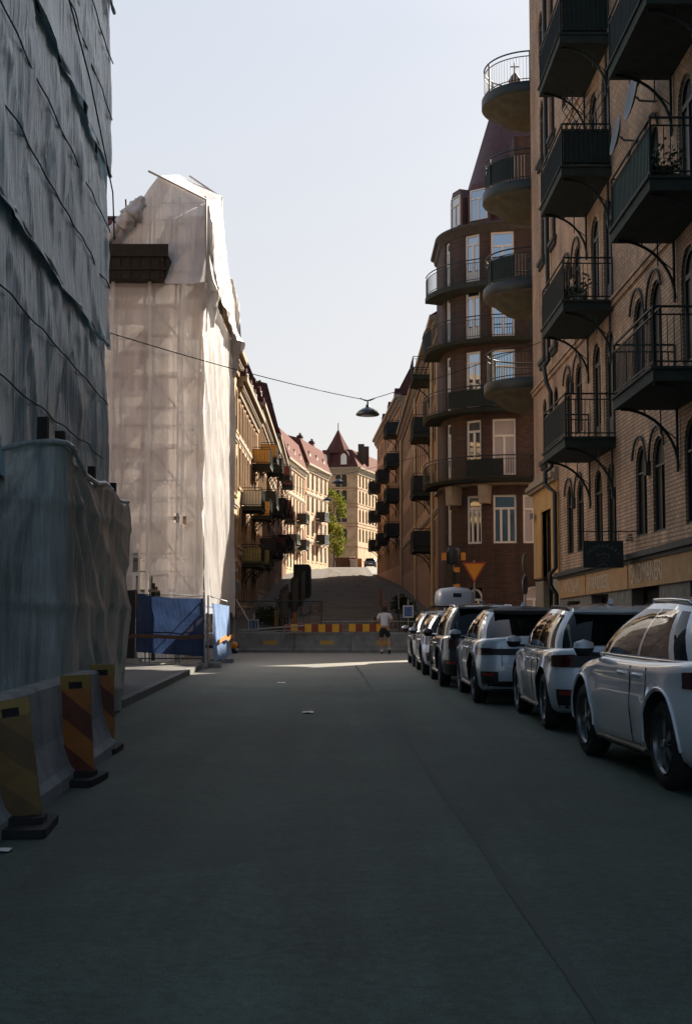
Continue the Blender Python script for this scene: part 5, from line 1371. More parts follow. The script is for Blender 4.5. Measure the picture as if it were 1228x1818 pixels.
    def patch(fn, nu, nv, off, name, mm, parent=t):
        pts = []
        for j in range(nv + 1):
            for i in range(nu + 1):
                o_, d_ = fn(i / nu, j / nv); p, n = hit(o_, d_)
                if p is None: return None
                pts.append(p - Vector(d_).normalized() * off)
        q = MB(); q.add(pts, [(j * (nu + 1) + i, j * (nu + 1) + i + 1, (j + 1) * (nu + 1) + i + 1, (j + 1) * (nu + 1) + i) for j in range(nv) for i in range(nu)], 0, True); return q.build(name, mm, parent)
    for s in (-1, 1):
        ym = (yb0 + yb1) / 2 + pillars[0] * (yb1 - yb0) / 2; yB = ax_r + rw + .03
        yF = yb1 - .12
        for (ya, yz) in ((ym + .003, yF), (yB, ym - .003)):
            pl = []
            q = MB()
            bz = belt - .06
            line = [side(ya, z, s) for z in (bz, .8, .6, .4, .31)] + [side(y, .31, s) for y in (ya + (yz - ya) * .5,)] + [side(yz, z, s) for z in (.31, .4, .6, .8, bz)]
            line = [p for p in line if p]
            q.tube(line, .0042, 4)
            d_ = q.build('door', MT['car_black'], t)
            hy = ya + .22
            h_ = side(hy, belt - .13, s, .01)
            if h_:
                k = MB(); k.tube([h_ + Vector((0, -.11, -.006)), h_ + Vector((s * .02, -.05, 0)), h_ + Vector((s * .026, .03, .004)), h_ + Vector((s * .005, .11, .006))], [.008, .017, .018, .008], 8); k.build('handle', body, d_)
        # belt trim
        q = MB(); pts = [side(y, belt - .02, s, .004) for y in [yb0 + .5 + (yb1 - yb0 - .7) * i / 14 for i in range(15)]]
        bl = [gv[k] for k in range(NG) if abs(rb[k][0]) > .9 and -.8 < rb[k][1] < .86 and rb[k][0] * s > 0]
        bl.sort(key=lambda v: v.y)
        q.tube([v + Vector((s * .012, 0, .035)) for v in bl], .010, 5); q.build('belt_trim', MT['chrome'] if chrome else MT['car_black'], t)
        # door mirror
        mx, my, mz = s * (Wd / 2 + .07), yb1 - .42, belt + .06
        q = MB(); q.lathe([(.0, -.10), (.06, -.085), (.085, 0), (.075, .06), (.0, .095)], (0, 0, 0), 14)
        q.v = [(x * 1.25 + (.0), y * .8, z * .85) for x, y, z in q.v]
        mo = q.build('mirror', MT['car_black'], t, (mx, my, mz))
        q = MB(); q.lathe([(.088, .0), (.078, .062), (.0, .10)], (0, 0, 0), 14); q.v = [(x * 1.28, y * .85, z * .9 + .004) for x, y, z in q.v]; q.build('mirror_cap', body, mo)
        q = MB(); q.tube([(-s * .16, .0, -.06), (-s * .03, 0, -.05)], .022, 6); q.build('mirror_arm', MT['car_black'], mo)
        if cladding:
            q = MB()
            for ya in (ax_r, ax_f):
                pts = [side(ya + (rw + .085) * math.cos(a), rw + .01 + (rw + .085) * math.sin(a), s, .008) for a in [math.pi * (-.02 + 1.04 * i / 18) for i in range(19)]]
                pts = [p for p in pts if p]; q = MB(); q.tube(pts, .013, 6); q.build('arch_trim', cladding if not isinstance(cladding, bool) else MT['car_black'], t)
        q = MB(); pts = [side(y, zb + .03, s, .006) for y in [ax_r + rw + .12 + (wb - 2 * rw - .24) * i / 8 for i in range(9)]]; pts = [p for p in pts if p]
        q.tube(pts, .035, 6); q.build('sill', MT['car_black'], t)
        if rails:
            q = MB(); zr = H - .015
            side_t = [gv[top + k] for k in range(NG) if rt[k][0] * s > 0 and -.80 < rt[k][1] < .80]; side_t.sort(key=lambda v: v.y)
            n_ = len(side_t); q.tube([v + Vector((-s * .02, 0, -.004 + .04 * min(1, min(i, n_ - 1 - i) / 3))) for i, v in enumerate(side_t)], .016, 6); q.build('roof_rail', MT['chrome'] if chrome else MT['car_black'], t)
        # wheels
        for ya in (ax_r, ax_f):
            q = MB(); wdt = .22
            q.lathe([(rw * .66, -wdt / 2 + .015), (rw * .9, -wdt / 2), (rw, -wdt / 2 + .03), (rw, wdt / 2 - .03), (rw * .9, wdt / 2), (rw * .66, wdt / 2 - .015)], (0, 0, 0), 32)
            q.v = [(z * s, x, y) for x, y, z in q.v]
            wo = q.build('wheel', MT['rubber'], t, (s * (Wd / 2 - .135), ya, rw))
            q = MB(); R_ = rw * .68
            q.lathe([(R_, .11), (R_, .085), (R_ * .93, .075), (R_ * .90, .02), (R_ * .2, .0)], (0, 0, 0), 32)
            q.lathe([(.0, .095), (R_ * .16, .09), (R_ * .2, .06)], (0, 0, 0), 16)
            for k in range(10):
                a = 2 * math.pi * (k // 2) / 5 + (.13 if k % 2 else -.13); ca, sa = math.cos(a), math.sin(a); w_ = .020
                pr = [(R_ * .14, .085), (R_ * .96, .07), (R_ * .96, .03), (R_ * .14, .04)]
                vv = [(ca * r_ - sa * e * w_, sa * r_ + ca * e * w_, z_) for e in (-1, 1) for r_, z_ in pr]
                q.add(vv, [(0, 1, 2, 3), (7, 6, 5, 4), (0, 4, 5, 1), (1, 5, 6, 2), (2, 6, 7, 3), (3, 7, 4, 0)])
            q.v = [(z * s, x, y) for x, y, z in q.v]; q.build('rim', MT['alloy'], wo)
            q = MB(); q.lathe([(0, -.02), (R_ * .9, -.02), (R_ * .9, -.0)], (0, 0, 0), 20); q.v = [(z * s, x, y) for x, y, z in q.v]; q.build('brake_disc', MT['car_black'], wo)
    # rear: lamps, lid lines, plate, bumper insert
    cyl = lambda a, z, y0=1.0: ((-3 * math.sin(a) , y0 - 3 * math.cos(a), z), (math.sin(a), math.cos(a), 0))
    wr = Wd / 2
    if tail == 'wide':      # dark full-width lamp strip joined to lamps that wrap round the corners
        patch(lambda i, j: ((-wr * .78 + 2 * wr * .78 * i, -2, belt - .19 + .15 * j), (0, 1, 0)), 24, 3, .012, 'tail_strip', MT['car_black'])
        for s in (-1, 1):
            o_ = patch(lambda i, j: cyl(s * (R(34) + R(27) * i), belt - .19 + (.16 - .03 * i) * j), 10, 3, .016, 'tail_light', MT['tail_red'])
    elif tail == 'strip':
        patch(lambda i, j: ((-wr * .84 + 2 * wr * .84 * i, -2, belt - .22 + .10 * j), (0, 1, 0)), 24, 2, .012, 'tail_strip', MT['car_black'])
        for s in (-1, 1): patch(lambda i, j: cyl(s * (R(36) + R(22) * i), belt - .22 + .11 * j), 8, 2, .014, 'tail_light', MT['tail_dark'] if 'tail_dark' in MT else MT['tail_red'])
    else:
        for s in (-1, 1): patch(lambda i, j: cyl(s * (R(27) + R(32) * i), belt - .22 + .20 * j), 10, 3, .014, 'tail_light', MT['tail_red'])
    patch(lambda i, j: ((-.27 + .54 * i, -2, (.60 if tail != 'strip' else .56) + .11 * j), (0, 1, 0)), 4, 1, .012, 'number_plate', MT['plate'])
    patch(lambda i, j: ((-wr * .86 + 2 * wr * .86 * i, -2, .235 + .15 * j), (0, 1, 0)), 20, 2, .010, 'bumper_insert', MT['car_black'])
    for s in (-1, 1):
        k = patch(lambda i, j: cyl(s * (R(30) + R(16) * i), .34 + .20 * j), 6, 3, .012, 'vent', MT['car_black'])
        if k: patch(lambda i, j: cyl(s * (R(33) + R(10) * i), .47 + .05 * j), 4, 1, .018, 'reflector', MT['plate_red'], k)
        q = MB(); pts = [hit((s * wr * .55, -2, z), (0, 1, 0))[0] for z in (.62, .7, .78, .86, .93)]; pts = [p + Vector((0, -.003, 0)) for p in pts if p]; q.tube(pts, .006, 4); q.build('lid_seam', MT['car_black'], t)
    if spoiler:
        q = MB(); yt, zt = yr0 + .06, H - .075
        q.add([(-wt_ * .42, yt + .10, zt + .035), (wt_ * .42, yt + .10, zt + .035), (wt_ * .44, yt - .16, zt - .005), (-wt_ * .44, yt - .16, zt - .005), (-wt_ * .42, yt + .10, zt - .03), (wt_ * .42, yt + .10, zt - .03), (wt_ * .44, yt - .16, zt - .04), (-wt_ * .44, yt - .16, zt - .04)], [(0, 1, 2, 3), (7, 6, 5, 4), (0, 3, 7, 4), (1, 5, 6, 2), (2, 6, 7, 3), (0, 4, 5, 1)])
        q.build('spoiler', roofmat or body, t)
    q = MB(); yf_ = yr0 + .28; q.prism([(yf_ - .05, H - .01), (yf_ - .03, H + .06), (yf_, H + .055), (yf_ + .13, H - .0)], 'x', -.022, .022); q.build('antenna', body, t)
    for s in (-1, 1): patch(lambda i, j: ((s * (R(0) + 3 * math.sin(R(30) + R(22) * i)), L - 1.0 + 3 * math.cos(R(30) + R(22) * i), nose - .12 + .10 * j), (-s * math.sin(R(30) + R(22) * i), -math.cos(R(30) + R(22) * i), 0)), 8, 2, .012, 'headlight', MT['lamp_clear'])
    return t

XL = lambda xl, w_: xl + w_ / 2
make_car('pearl white crossover with dark glass and a bright window line, nearest to the viewer', (2.72 + .93, 10.15, 0), .07, MT['car_white'], L=4.55, Wd=1.87, H=1.645, belt=1.06, hood=1.02, nose=.80, wb=2.62, rw=.375, rov=1.0, gh=(.22, .95, 2.45, 3.62), tail='wide', cladding=MT['car_white'], chrome=True, pillars=(-.02, -.60), rear_slope=.12)
make_car('silver white hatchback suv with black full-width tail lights behind the nearest crossover', (2.50 + .92, 15.9, 0), .0, MT['car_silver'], L=4.25, Wd=1.85, H=1.60, belt=1.0, hood=.98, nose=.76, wb=2.58, rw=.36, rov=.82, gh=(.16, .62, 2.35, 3.35), tail='wide', cladding=False, pillars=(-.02, -.55))
make_car('grey fastback electric car with a black roof and slim dark tail strip', (2.06 + .93, 20.7, 0), .0, MT['car_grey'], L=4.2, Wd=1.86, H=1.59, belt=1.02, hood=.98, nose=.76, wb=2.65, rw=.37, rov=.78, gh=(.10, .95, 2.1, 3.4), tail='strip', cladding=MT['car_black'], rails=False, roofmat=MT['car_black'], pillars=(-.08, -.62), rear_slope=.06)
make_car('dark estate car with a chrome window frame between two pale cars', (1.84 + .92, 25.3, 0), .0, MT['car_dark'], L=4.2, Wd=1.85, H=1.66, belt=.98, hood=.95, nose=.74, wb=2.6, rw=.36, rov=.8, gh=(.15, .55, 2.25, 3.2), tail='corner', chrome=True, rails=True)
make_car('white estate car carrying a grey roof box', (1.77 + .91, 30.0, 0), .0, MT['car_white'], L=4.1, Wd=1.83, H=1.50, belt=.95, hood=.93, nose=.72, wb=2.58, rw=.34, rov=.8, gh=(.15, .5, 2.2, 3.15), tail='corner', cladding=False)
make_car('white hatchback at the far end of the row by the barrier', (1.77 + .91, 34.5, 0), .0, MT['car_white'], L=4.0, Wd=1.82, H=1.53, belt=.95, hood=.93, nose=.72, wb=2.55, rw=.34, rov=.75, gh=(.15, .5, 2.1, 3.05), tail='corner', cladding=False)
# roof box on the fifth car
rb_ = thing('roof_box', 'silver grey roof box strapped on top of the white estate car', 'roof box', (2.68, 31.2, 1.53))
m = MB()
sec = [(0, .02, .30), (.06, .20, .41), (.25, .36, .44), (.8, .44, .45), (1.5, .43, .45), (1.85, .33, .42), (2.0, .14, .33), (2.05, .03, .26)]
pr = []
for y, h, w_ in sec:
    pr.append([(x_ * w_, y, .10 + max(.03, h) * zf) for x_, zf in ((-.93, 0), (-1, .18), (-1, .5), (-.93, .82), (-.75, .97), (0, 1.06), (.75, .97), (.93, .82), (1, .5), (1, .18), (.93, 0))])
vs = [p for r_ in pr for p in r_]; n = 11
m.add(vs, [(i * n + k, i * n + k + 1, (i + 1) * n + k + 1, (i + 1) * n + k) for i in range(len(sec) - 1) for k in range(n - 1)] + [tuple(range(n)), tuple(range((len(sec) - 1) * n, len(sec) * n))] + [(i * n, (i + 1) * n, (i + 1) * n + n - 1, i * n + n - 1) for i in range(len(sec) - 1)], 0, True)
m.build('shell', MT['box_grey'], rb_)
m = MB(); m.box(-.10, .10, .055, .07, .30, .40); m.build('emblem', MT['car_black'], rb_)
for y in (.45, 1.4):
    m = MB(); m.tube([(-.62, y, 0), (-.55, y, .08), (.55, y, .08), (.62, y, 0)], .022, 6); m.build('crossbar', MT['car_black'], rb_)
MT['yellow_plate'] = mat('yellow_plate', (.45, .27, .03), .6, var=.2, scale=9)
MT['board_stripes'] = stripe_mat('red_yellow_board', (.30, .045, .02), (.80, .42, .03), 1 / .52, R(89.93))
def _fix():
    m = bpy.data.materials.new('red_yellow_blocks'); m.use_nodes = True; nt = m.node_tree; L = nt.links.new
    p = nt.nodes['Principled BSDF']; p.inputs['Roughness'].default_value = .5
    tc = ND(nt, 'ShaderNodeTexCoord'); s = ND(nt, 'ShaderNodeSeparateXYZ'); L(tc.outputs['Object'], s.inputs[0])
    a = ND(nt, 'ShaderNodeMath', operation='MULTIPLY'); a.inputs[1].default_value = 1 / .50; L(s.outputs[0], a.inputs[0])
    d = ND(nt, 'ShaderNodeMath', operation='FRACT'); L(a.outputs[0], d.inputs[0])
    e = ND(nt, 'ShaderNodeMath', operation='GREATER_THAN'); e.inputs[1].default_value = .5; L(d.outputs[0], e.inputs[0])
    x = ND(nt, 'ShaderNodeMix', data_type='RGBA'); L(e.outputs[0], x.inputs[0]); x.inputs[6].default_value = (.28, .05, .025, 1); x.inputs[7].default_value = (.85, .46, .03, 1)
    L(x.outputs[2], p.inputs['Base Color']); return m
MT['board_stripes'] = _fix()
MT['sign_red'] = mat('sign_red', (.45, .06, .02), .5, var=.1); MT['sign_yellow'] = mat('sign_yellow', (.75, .30, .02), .5, var=.08)
MT['sign_blue'] = mat('sign_blue', (.04, .11, .32), .4, var=.1); MT['sign_blue_dim'] = mat('sign_blue_dim', (.025, .05, .12), .4, var=.1)
MT['sign_pale'] = mat('sign_white', (.62, .62, .64), .5, var=.05); MT['sign_grey'] = mat('sign_border_grey', (.35, .35, .35), .5, var=.05); MT['sign_greyback'] = mat('grey_sign_back', (.22, .22, .21), .5, var=.2, scale=5)
MT['amber'] = mat('amber_lens', (.75, .27, .02), .35, var=.1); MT['black_sign'] = mat('black_signboard', (.014, .018, .016), .5, var=.1)
MT['sign_letters_dim'] = mat('dull_sign_lettering', (.14, .16, .15), .6, var=.1); MT['dish'] = mat('grey_dish', (.075, .09, .11), .5, var=.1)
MT['lamp_green'] = mat('dark_green_enamel', (.018, .03, .026), .35, var=.1, coat=.5); MT['lamp_glass'] = mat('lamp_glass', (.35, .36, .34), .3, var=0)
MT['sign_symbol'] = mat('sign_symbol', (.14, .20, .38), .5, var=.05)
# ---------------------------------------------------------------- works barrier across the street
BY = 47.4
for i in range(4):
    x0 = -3.75 + 1.72 * i
    pass
xs0 = [-3.9, -1.85, .2]
labs = ['left concrete barrier block across the street with a small yellow plate', 'middle concrete barrier block across the street under the striped board', 'right concrete barrier block across the street behind the runner']
for i, x0 in enumerate(xs0):
    t = thing('concrete_barrier', labs[i], 'barrier', (x0 + 2.03, BY + .25 * (1 - i) * .5, 0), math.pi / 2 - R(2.0), 'concrete blocks across the street')
    barrier_mesh(2.03 if i < 2 else 2.6, h=.72, w0=.6, w1=.22).build('block', MT['concrete'], t, (0, 0 if i < 2 else -.57, 0))
    m = MB(); m.add([(-.218, .62, .29), (-.218, 1.12, .29), (-.172, 1.12, .43), (-.172, .62, .43)], [(0, 1, 2, 3)])
    m.build('plate', MT['yellow_plate'], t)
wb_ = thing('barrier_board', 'red and yellow striped warning board on top of the concrete barrier', 'warning board', (-1.75, BY - .2, .72))
m = MB(); m.box(-.5, 1.62, -.03, .0, .02, .30); m.build('board', MT['board_stripes'], wb_)
for x in (-.3, 1.4):
    m = MB(); m.box(x - .03, x + .03, .0, .05, .0, .32); m.build('bracket', MT['steel'], wb_)
wb2 = thing('barrier_board', 'shorter striped warning board on the barrier just left of the runner', 'warning board', (.35, BY - .25, .72))
m = MB(); m.box(-.28, 1.15, -.03, .0, .04, .31); m.build('board', MT['board_stripes'], wb2)
for x in (-.1, 1.0):
    m = MB(); m.box(x - .03, x + .03, .0, .05, .0, .32); m.build('bracket', MT['steel'], wb2)
# steel rails and mesh fences behind the barrier
def mesh_fence(name, label, p0, p1, h, gap=.12, cat='fence', m=None, base=0, group=None):
    p0, p1 = Vector(p0), Vector(p1); L = (p1 - p0).length; a = math.atan2(p1.y - p0.y, p1.x - p0.x)
    t = thing(name, label, cat, p0, a, group)
    f = MB(); n = max(1, round(L / 2.4)); dz = p1.z - p0.z
    for z in (.15, h): f.tube([(0, 0, z), (L, 0, z + dz)], .022, 5)
    for i in range(n + 1): f.tube([(L * i / n, 0, 0 + dz * i / n), (L * i / n, 0, h + .03 + dz * i / n)], .025, 5)
    f.build('frame', m or MT['steel'], t)
    f = MB(); k = int(L / gap)
    for i in range(k): f.tube([(L * i / k, 0, .15 + dz * i / k), (L * i / k, 0, h + dz * i / k)], .007, 3, caps=False)
    for z in (h * .35, h * .7): f.tube([(0, 0, z), (L, 0, z + dz)], .007, 3, caps=False)
    f.build('mesh', m or MT['steel'], t)
    for x in (0, L):
        f = MB(); f.box(x - .12, x + .12, -.3, .3, .0, .12) if x == 0 else f.box(x - .12, x + .12, -.3, .3, dz, dz + .12); f.build('foot', MT['concrete'], t)
    return t
mesh_fence('mesh_fence', 'low steel mesh fence standing behind the striped boards', (-.9, 49.6, 0), (4.2, 50.4, .0), 1.1, .10)
mesh_fence('mesh_fence', 'tall thin mesh fence on the left behind the concrete barrier', (-4.6, 52.0, 0), (-1.0, 53.2, .0), 1.9, .13, m=MT['iron'])
mesh_fence('mesh_fence', 'mesh fence climbing the right side of the hill street', (2.2, 54, gz(54)), (2.9, 72, gz(72)), 1.5, .2, m=MT['iron'])
rl = thing('guard_rail', 'pale steel guard rail leaning over the left end of the barrier', 'rail', (-3.6, 46.9, .75))
m = MB(); m.tube([(-.2, 0, .05), (1.2, .05, .16), (2.1, .08, .22)], .03, 6); m.tube([(-.2, .0, -.05), (1.3, .05, .05), (2.0, .1, .02)], .022, 6); m.tube([(1.3, .03, -.2), (1.45, .03, .26)], .025, 5); m.build('rail', MT['steel'], rl)

# ---------------------------------------------------------------- signs
def sign_post(name, label, x, y, h, parts, cat='road sign', group=None, rz=0, z=0):
    t = thing(name, label, cat, (x, y, z), rz, group)
    m = MB(); m.tube([(0, 0, 0), (0, 0, h)], .03, 8); m.lathe([(.09, 0), (.09, .04), (.035, .07)], seg=10); m.build('post', MT['steel'], t)
    for fn in parts: fn(t)
    return t
def disc(t, z, r, m, name='sign_face', back=None, d=-.05, rz=0):
    q = MB(); n = 28; q.add([(r * math.cos(2 * math.pi * k / n), -.012, r * math.sin(2 * math.pi * k / n)) for k in range(n)], [tuple(range(n))])
    q.add([(r * math.cos(2 * math.pi * k / n), .012, r * math.sin(2 * math.pi * k / n)) for k in range(n)], [tuple(range(n))], 1)
    q.add([(r * math.cos(2 * math.pi * k / n), y, r * math.sin(2 * math.pi * k / n)) for y in (-.012, .012) for k in range(n)], [(k, (k + 1) % n, n + (k + 1) % n, n + k) for k in range(n)], 1)
    o = q.build(name, [m, back or MT['steel']], t, (0, d, z)); o.rotation_euler.z = rz; return o
def plate(t, z, w, h, m, name='sign_face', border=None, d=-.05, x=0):
    q = MB(); q.box(x - w / 2, x + w / 2, -.012, .012, -h / 2, h / 2); o = q.build(name, m, t, (0, d, z))
    if border:
        b = MB(); e = .05
        for (a, c, f, g) in ((-w / 2, w / 2, h / 2 - e, h / 2), (-w / 2, w / 2, -h / 2, -h / 2 + e), (-w / 2, -w / 2 + e, -h / 2 + e, h / 2 - e), (w / 2 - e, w / 2, -h / 2 + e, h / 2 - e)): b.box(x + a, x + c, -.018, -.0125, f, g)
        b.build('border', border, o)
    return o
def ped_symbol(o, x=0):
    q = MB(); q.box(x - .10, x - .04, -.018, -.013, -.12, .10); q.box(x + .03, x + .09, -.018, -.013, -.12, .10); q.lathe([(.0, .0), (.04, .0)], (0, 0, 0), 10)
    q = MB()
    for cx_, hh in ((-.07, .11), (.07, .07)):
        q.box(cx_ - .03, cx_ + .03, -.018, -.013, -.13, hh); q.add([(cx_ + .035 * math.cos(2 * math.pi * k / 10), -.018, hh + .05 + .035 * math.sin(2 * math.pi * k / 10)) for k in range(10)], [tuple(range(10))])
    q.build('pictogram', MT['sign_symbol'], o)
# give-way sign seen from the street: yellow triangle with a red edge
def tri(t):
    q = MB(); s = .45; h = s * 1.732
    def T(k, y): c = (0, -h / 3); return [(-s * k, y, h / 3 * k), (s * k, y, h / 3 * k), (0, y, -2 * h / 3 * k)]
    q.add(T(1, -.012) + T(1, .012), [(0, 1, 2), (5, 4, 3), (0, 1, 4, 3), (1, 2, 5, 4), (2, 0, 3, 5)]); o = q.build('sign_face', MT['sign_red'], t, (0, -.05, 3.06))
    q = MB(); q.add(T(.78, -.017), [(0, 1, 2)]); q.build('centre', MT['sign_yellow'], o)
sign_post('give_way_sign', 'yellow give way triangle with a red edge above the parked cars', 4.80, 48.6, 3.4, [tri])
def lamps(t):
    q = MB(); q.lathe([(.0, .0), (.24, .0), (.26, .05), (.26, .5), (.2, .62), (0, .64)], (0, 0, 0), 16); q.build('housing', MT['car_black'], t, (0, 0, 3.25))
    for x in (-.36, .36):
        q = MB(); q.box(x - .085, x + .085, -.1, .1, -.14, .14); q.build('amber_lamp', MT['amber'], t, (0, -.02, 3.55))
    for z in (3.05, 2.42):
        q = MB(); q.box(.02, .22, -.1, .08, -.09, .09); q.build('amber_lamp', MT['amber'], t, (0, -.05, z))
    q = MB(); q.box(-.08, .08, -.07, .07, 2.5, 3.0); q.build('control_box', MT['car_black'], t)
sign_post('warning_beacon', 'dark works beacon with amber lamps beside the give way triangle', 4.05, 48.8, 3.3, [lamps], cat='beacon')
sign_post('crossing_sign', 'blue square sign in a white frame by the row of parked cars', 2.35, 49.2, 1.95, [lambda t: ped_symbol(plate(t, 1.48, .40, .46, MT['sign_blue'], border=MT['sign_pale']))], cat='road sign')
sign_post('crossing_sign', 'dim blue square sign in a pale frame on the left behind the barrier', -3.45, 48.6, 1.4, [lambda t: ped_symbol(plate(t, .98, .40, .42, MT['sign_blue_dim'], border=MT['sign_grey']))], cat='road sign')
def backs(t):
    disc(t, 2.42, .30, MT['sign_greyback'], rz=R(-25)); q = MB(); q.tube([(.08, 0, 1.95), (.62, -.1, 1.05)], .025, 6); q.build('stay', MT['tube_pale'], t)
sign_post('round_sign', 'round grey sign on a pole at the foot of the white scaffold', -4.35, 50.5, 2.75, [backs])
def blues(t):
    disc(t, 3.05, .34, MT['sign_blue_dim'], 'sign_face', rz=R(68)); disc(t, 2.35, .32, MT['sign_blue_dim'], 'sign_face', rz=R(66))
sign_post('round_sign', 'two round blue signs seen almost edge on at the street corner', 5.85, 42.4, 3.4, [blues])
lp = thing('works_lamp', 'small amber works lamp on the ground at the left end of the barrier', 'lamp', (-4.0, 46.3, 0))
m = MB(); m.lathe([(0, 0), (.16, 0), (.16, .1), (.07, .12), (.07, .16)], seg=14); m.build('foot', MT['rubber'], lp)
m = MB(); m.lathe([(.06, .0), (.13, .03), (.16, .12), (.13, .22), (0, .26)], seg=16); m.build('lens', MT['amber'], lp, (0, 0, .16))
ss = thing('street_name_sign', 'small blue street name plate on the ochre corner pier', 'sign', (6.32, 44.05, 4.72), -math.pi / 2)
m = MB(); m.box(-.32, .32, -.02, .0, -.1, .1); m.build('plate', MT['sign_blue_dim'], ss)

# hanging shop sign
hs_ = thing('hanging_sign', 'black hanging shop sign with an arched word over a pale hide emblem', 'shop sign', (6.5, 28.9, .38)); hs_.scale = (.75, .75, .75)
m = MB(); m.box(-1.62, -.42, -.03, .03, 2.78, 3.58); m.build('board', MT['black_sign'], hs_)
m = MB(); m.tube([(0.05, 0, 3.86), (-1.75, 0, 3.86)], .018, 6); m.tube([(-1.5, 0, 3.86), (-1.5, 0, 3.55)], .008, 4); m.tube([(-.55, 0, 3.86), (-.55, 0, 3.55)], .008, 4)
for i in range(5): m.lathe([(.06 + .015 * i, -.012), (.072 + .015 * i, 0), (.06 + .015 * i, .012)], (-.22, 0, 3.78 - .05 * i), 12)
m.build('bracket', MT['iron'], hs_)
def text_mesh(body, size):
    cu = bpy.data.curves.new('t', 'FONT'); cu.body = body; cu.size = size; cu.extrude = .002; cu.align_x = 'CENTER'
    o = bpy.data.objects.new('t', cu); COL.objects.link(o); bpy.context.view_layer.update()
    me = bpy.data.meshes.new_from_object(o.evaluated_get(bpy.context.evaluated_depsgraph_get())); bpy.data.objects.remove(o); return me
word = 'SKOMAKERI'; mm = MB()
for k, ch in enumerate(word):
    a = R(150 - 120 * k / 8); me = text_mesh(ch, .15); rot = Matrix.Rotation(a - math.pi / 2, 4, 'Y')
    vs = []
    for v in me.vertices:
        p = Vector((v.co.x, 0, v.co.y)); an = a - math.pi / 2
        q = Vector((p.x * math.cos(an) - p.z * math.sin(an), 0, p.x * math.sin(an) + p.z * math.cos(an)))
        vs.append((-1.02 + .47 * math.cos(a) + q.x, -.033 - v.co.z, 2.98 + .40 * math.sin(a) + q.z))
    mm.add(vs, [list(f.vertices) for f in me.polygons])
mm.build('lettering', MT['sign_letters_dim'], hs_)
m = MB()
hide = [(-.20, .16), (-.12, .13), (-.05, .15), (0, .19), (.05, .15), (.12, .13), (.20, .16), (.15, .08), (.14, -.06), (.2, -.16), (.12, -.19), (.07, -.14), (-.07, -.14), (-.12, -.19), (-.2, -.16), (-.14, -.06), (-.15, .08)]
m.tube([(-1.02 + x, -.036, 3.02 + z) for x, z in hide + hide[:1]], .012, 5); m.tube([(-1.02 + .075 * math.cos(2 * math.pi * k / 16), -.036, 3.02 + .075 * math.sin(2 * math.pi * k / 16)) for k in range(17)], .009, 5)
m.build('emblem', MT['sign_letters_dim'], hs_)

# satellite dishes on the brick wall
def dish(lab, y, z, d, rz):
    t = thing('satellite_dish', lab, 'dish', (6.5, y, z), 0, 'satellite dishes on the brick wall')
    m = MB(); m.tube([(0, 0, 0), (-.35, 0, .02), (-.42, 0, .1)], .025, 6); m.build('arm', MT['steel'], t)
    m = MB(); m.lathe([(0, 0), (d * .25, .02), (d * .42, .06), (d * .5, .09), (d * .5, .10), (d * .42, .072), (d * .25, .034), (0, .014)], seg=28); o = m.build('bowl', MT['dish'], t, (-.45, 0, .1)); o.rotation_euler = (R(90), 0, rz)
    o.rotation_euler = (R(80), 0, rz)
    return t
dish('larger grey satellite dish high between the brick windows', 26.4, 12.15, 1.0, R(-89)); dish('smaller grey satellite dish left of the larger one', 28.0, 11.9, .85, R(-90))

# ---------------------------------------------------------------- lamps hung on wires across the street
def wire_lamp(label, x, y, z, A_, B_, d, wlab):
    t = thing('street_lamp', label, 'street lamp', (x, y, z), 0, 'lamps hung on wires over the street')
    m = MB(); m.lathe([(.0, -.02), (d * .46, -.02), (d * .5, .0), (d * .49, .03), (d * .40, .12), (d * .26, .19), (d * .12, .235), (d * .09, .26), (d * .07, .33), (0, .34)], seg=32); m.build('shade', MT['lamp_green'], t)
    m = MB(); m.lathe([(0, -.055), (d * .2, -.05), (d * .26, -.021)], seg=20); m.build('glass', MT['lamp_glass'], t)
    m = MB(); m.tube([(0, 0, .33), (0, 0, .46)], .03, 6); m.tube([(-.24, 0, .54), (-.08, 0, .46), (.08, 0, .46), (.24, 0, .54)], .018, 5); m.build('hanger', MT['lamp_green'], t)
    wv = thing('wire', wlab, 'wire', A_)
    top = Vector((x, y, z + .47)); A_, B_ = Vector(A_), Vector(B_)
    def sag(p, q, s): return [p.lerp(q, i / 12) - Vector((0, 0, s * 4 * (i / 12) * (1 - i / 12))) for i in range(13)]
    m = MB(); m.tube([p - A_ for p in sag(A_, top, .10)] + [p - A_ for p in sag(top, B_, .05)][1:], .011, 4); m.build('cable', MT['black'], wv)
wire_lamp('dark green street lamp hanging nearest over the middle of the street', .69, 41.0, 7.75, W(186, 588, 25.0), (6.5, 42.6, 10.45), .76, 'long thin wire that carries the nearest street lamp')
p2 = W(600, 858, 78); wire_lamp('small dark street lamp second along the street before the turret house', p2.x, 78, p2.z, (-5.9, 78, p2.z + 1.6), (5.0, 78, p2.z + 1.8), .8, 'thin wire that carries the second street lamp')
p3 = W(581, 888, 118); wire_lamp('small dark street lamp farthest up the hill in front of the tree', p3.x, 118, p3.z, (-6.2, 118, p3.z + 1.8), (4.9, 118, p3.z + 1.8), .85, 'thin wire that carries the farthest street lamp')

# scraps on the asphalt
for lab, px, py, sx, sy in (('small white paper scrap in the middle of the road', 547, 1264, .17, .28), ('tiny white scrap on the road farther off', 500, 1212, .16, .3), ('white paper scrap at the left edge of the road', 6, 1504, .17, .12)):
    s_ = (py - 1085) / F; Y = EYE / s_; X = (px - 614) / F * Y
    t = tag(MB().grid(lambda i, j: ((i - .5) * sx, (j - .5) * sy, .008 + .02 * abs(nz(i * 3 + px, j * 3))), 4, 4).build('paper_scrap', MT['white_paint'], None, (X, Y, .004)), lab, 'litter', 'scraps lying on the road')
MT['container'] = mat('dark_container', (.018, .024, .02), .7, var=.25, scale=2)
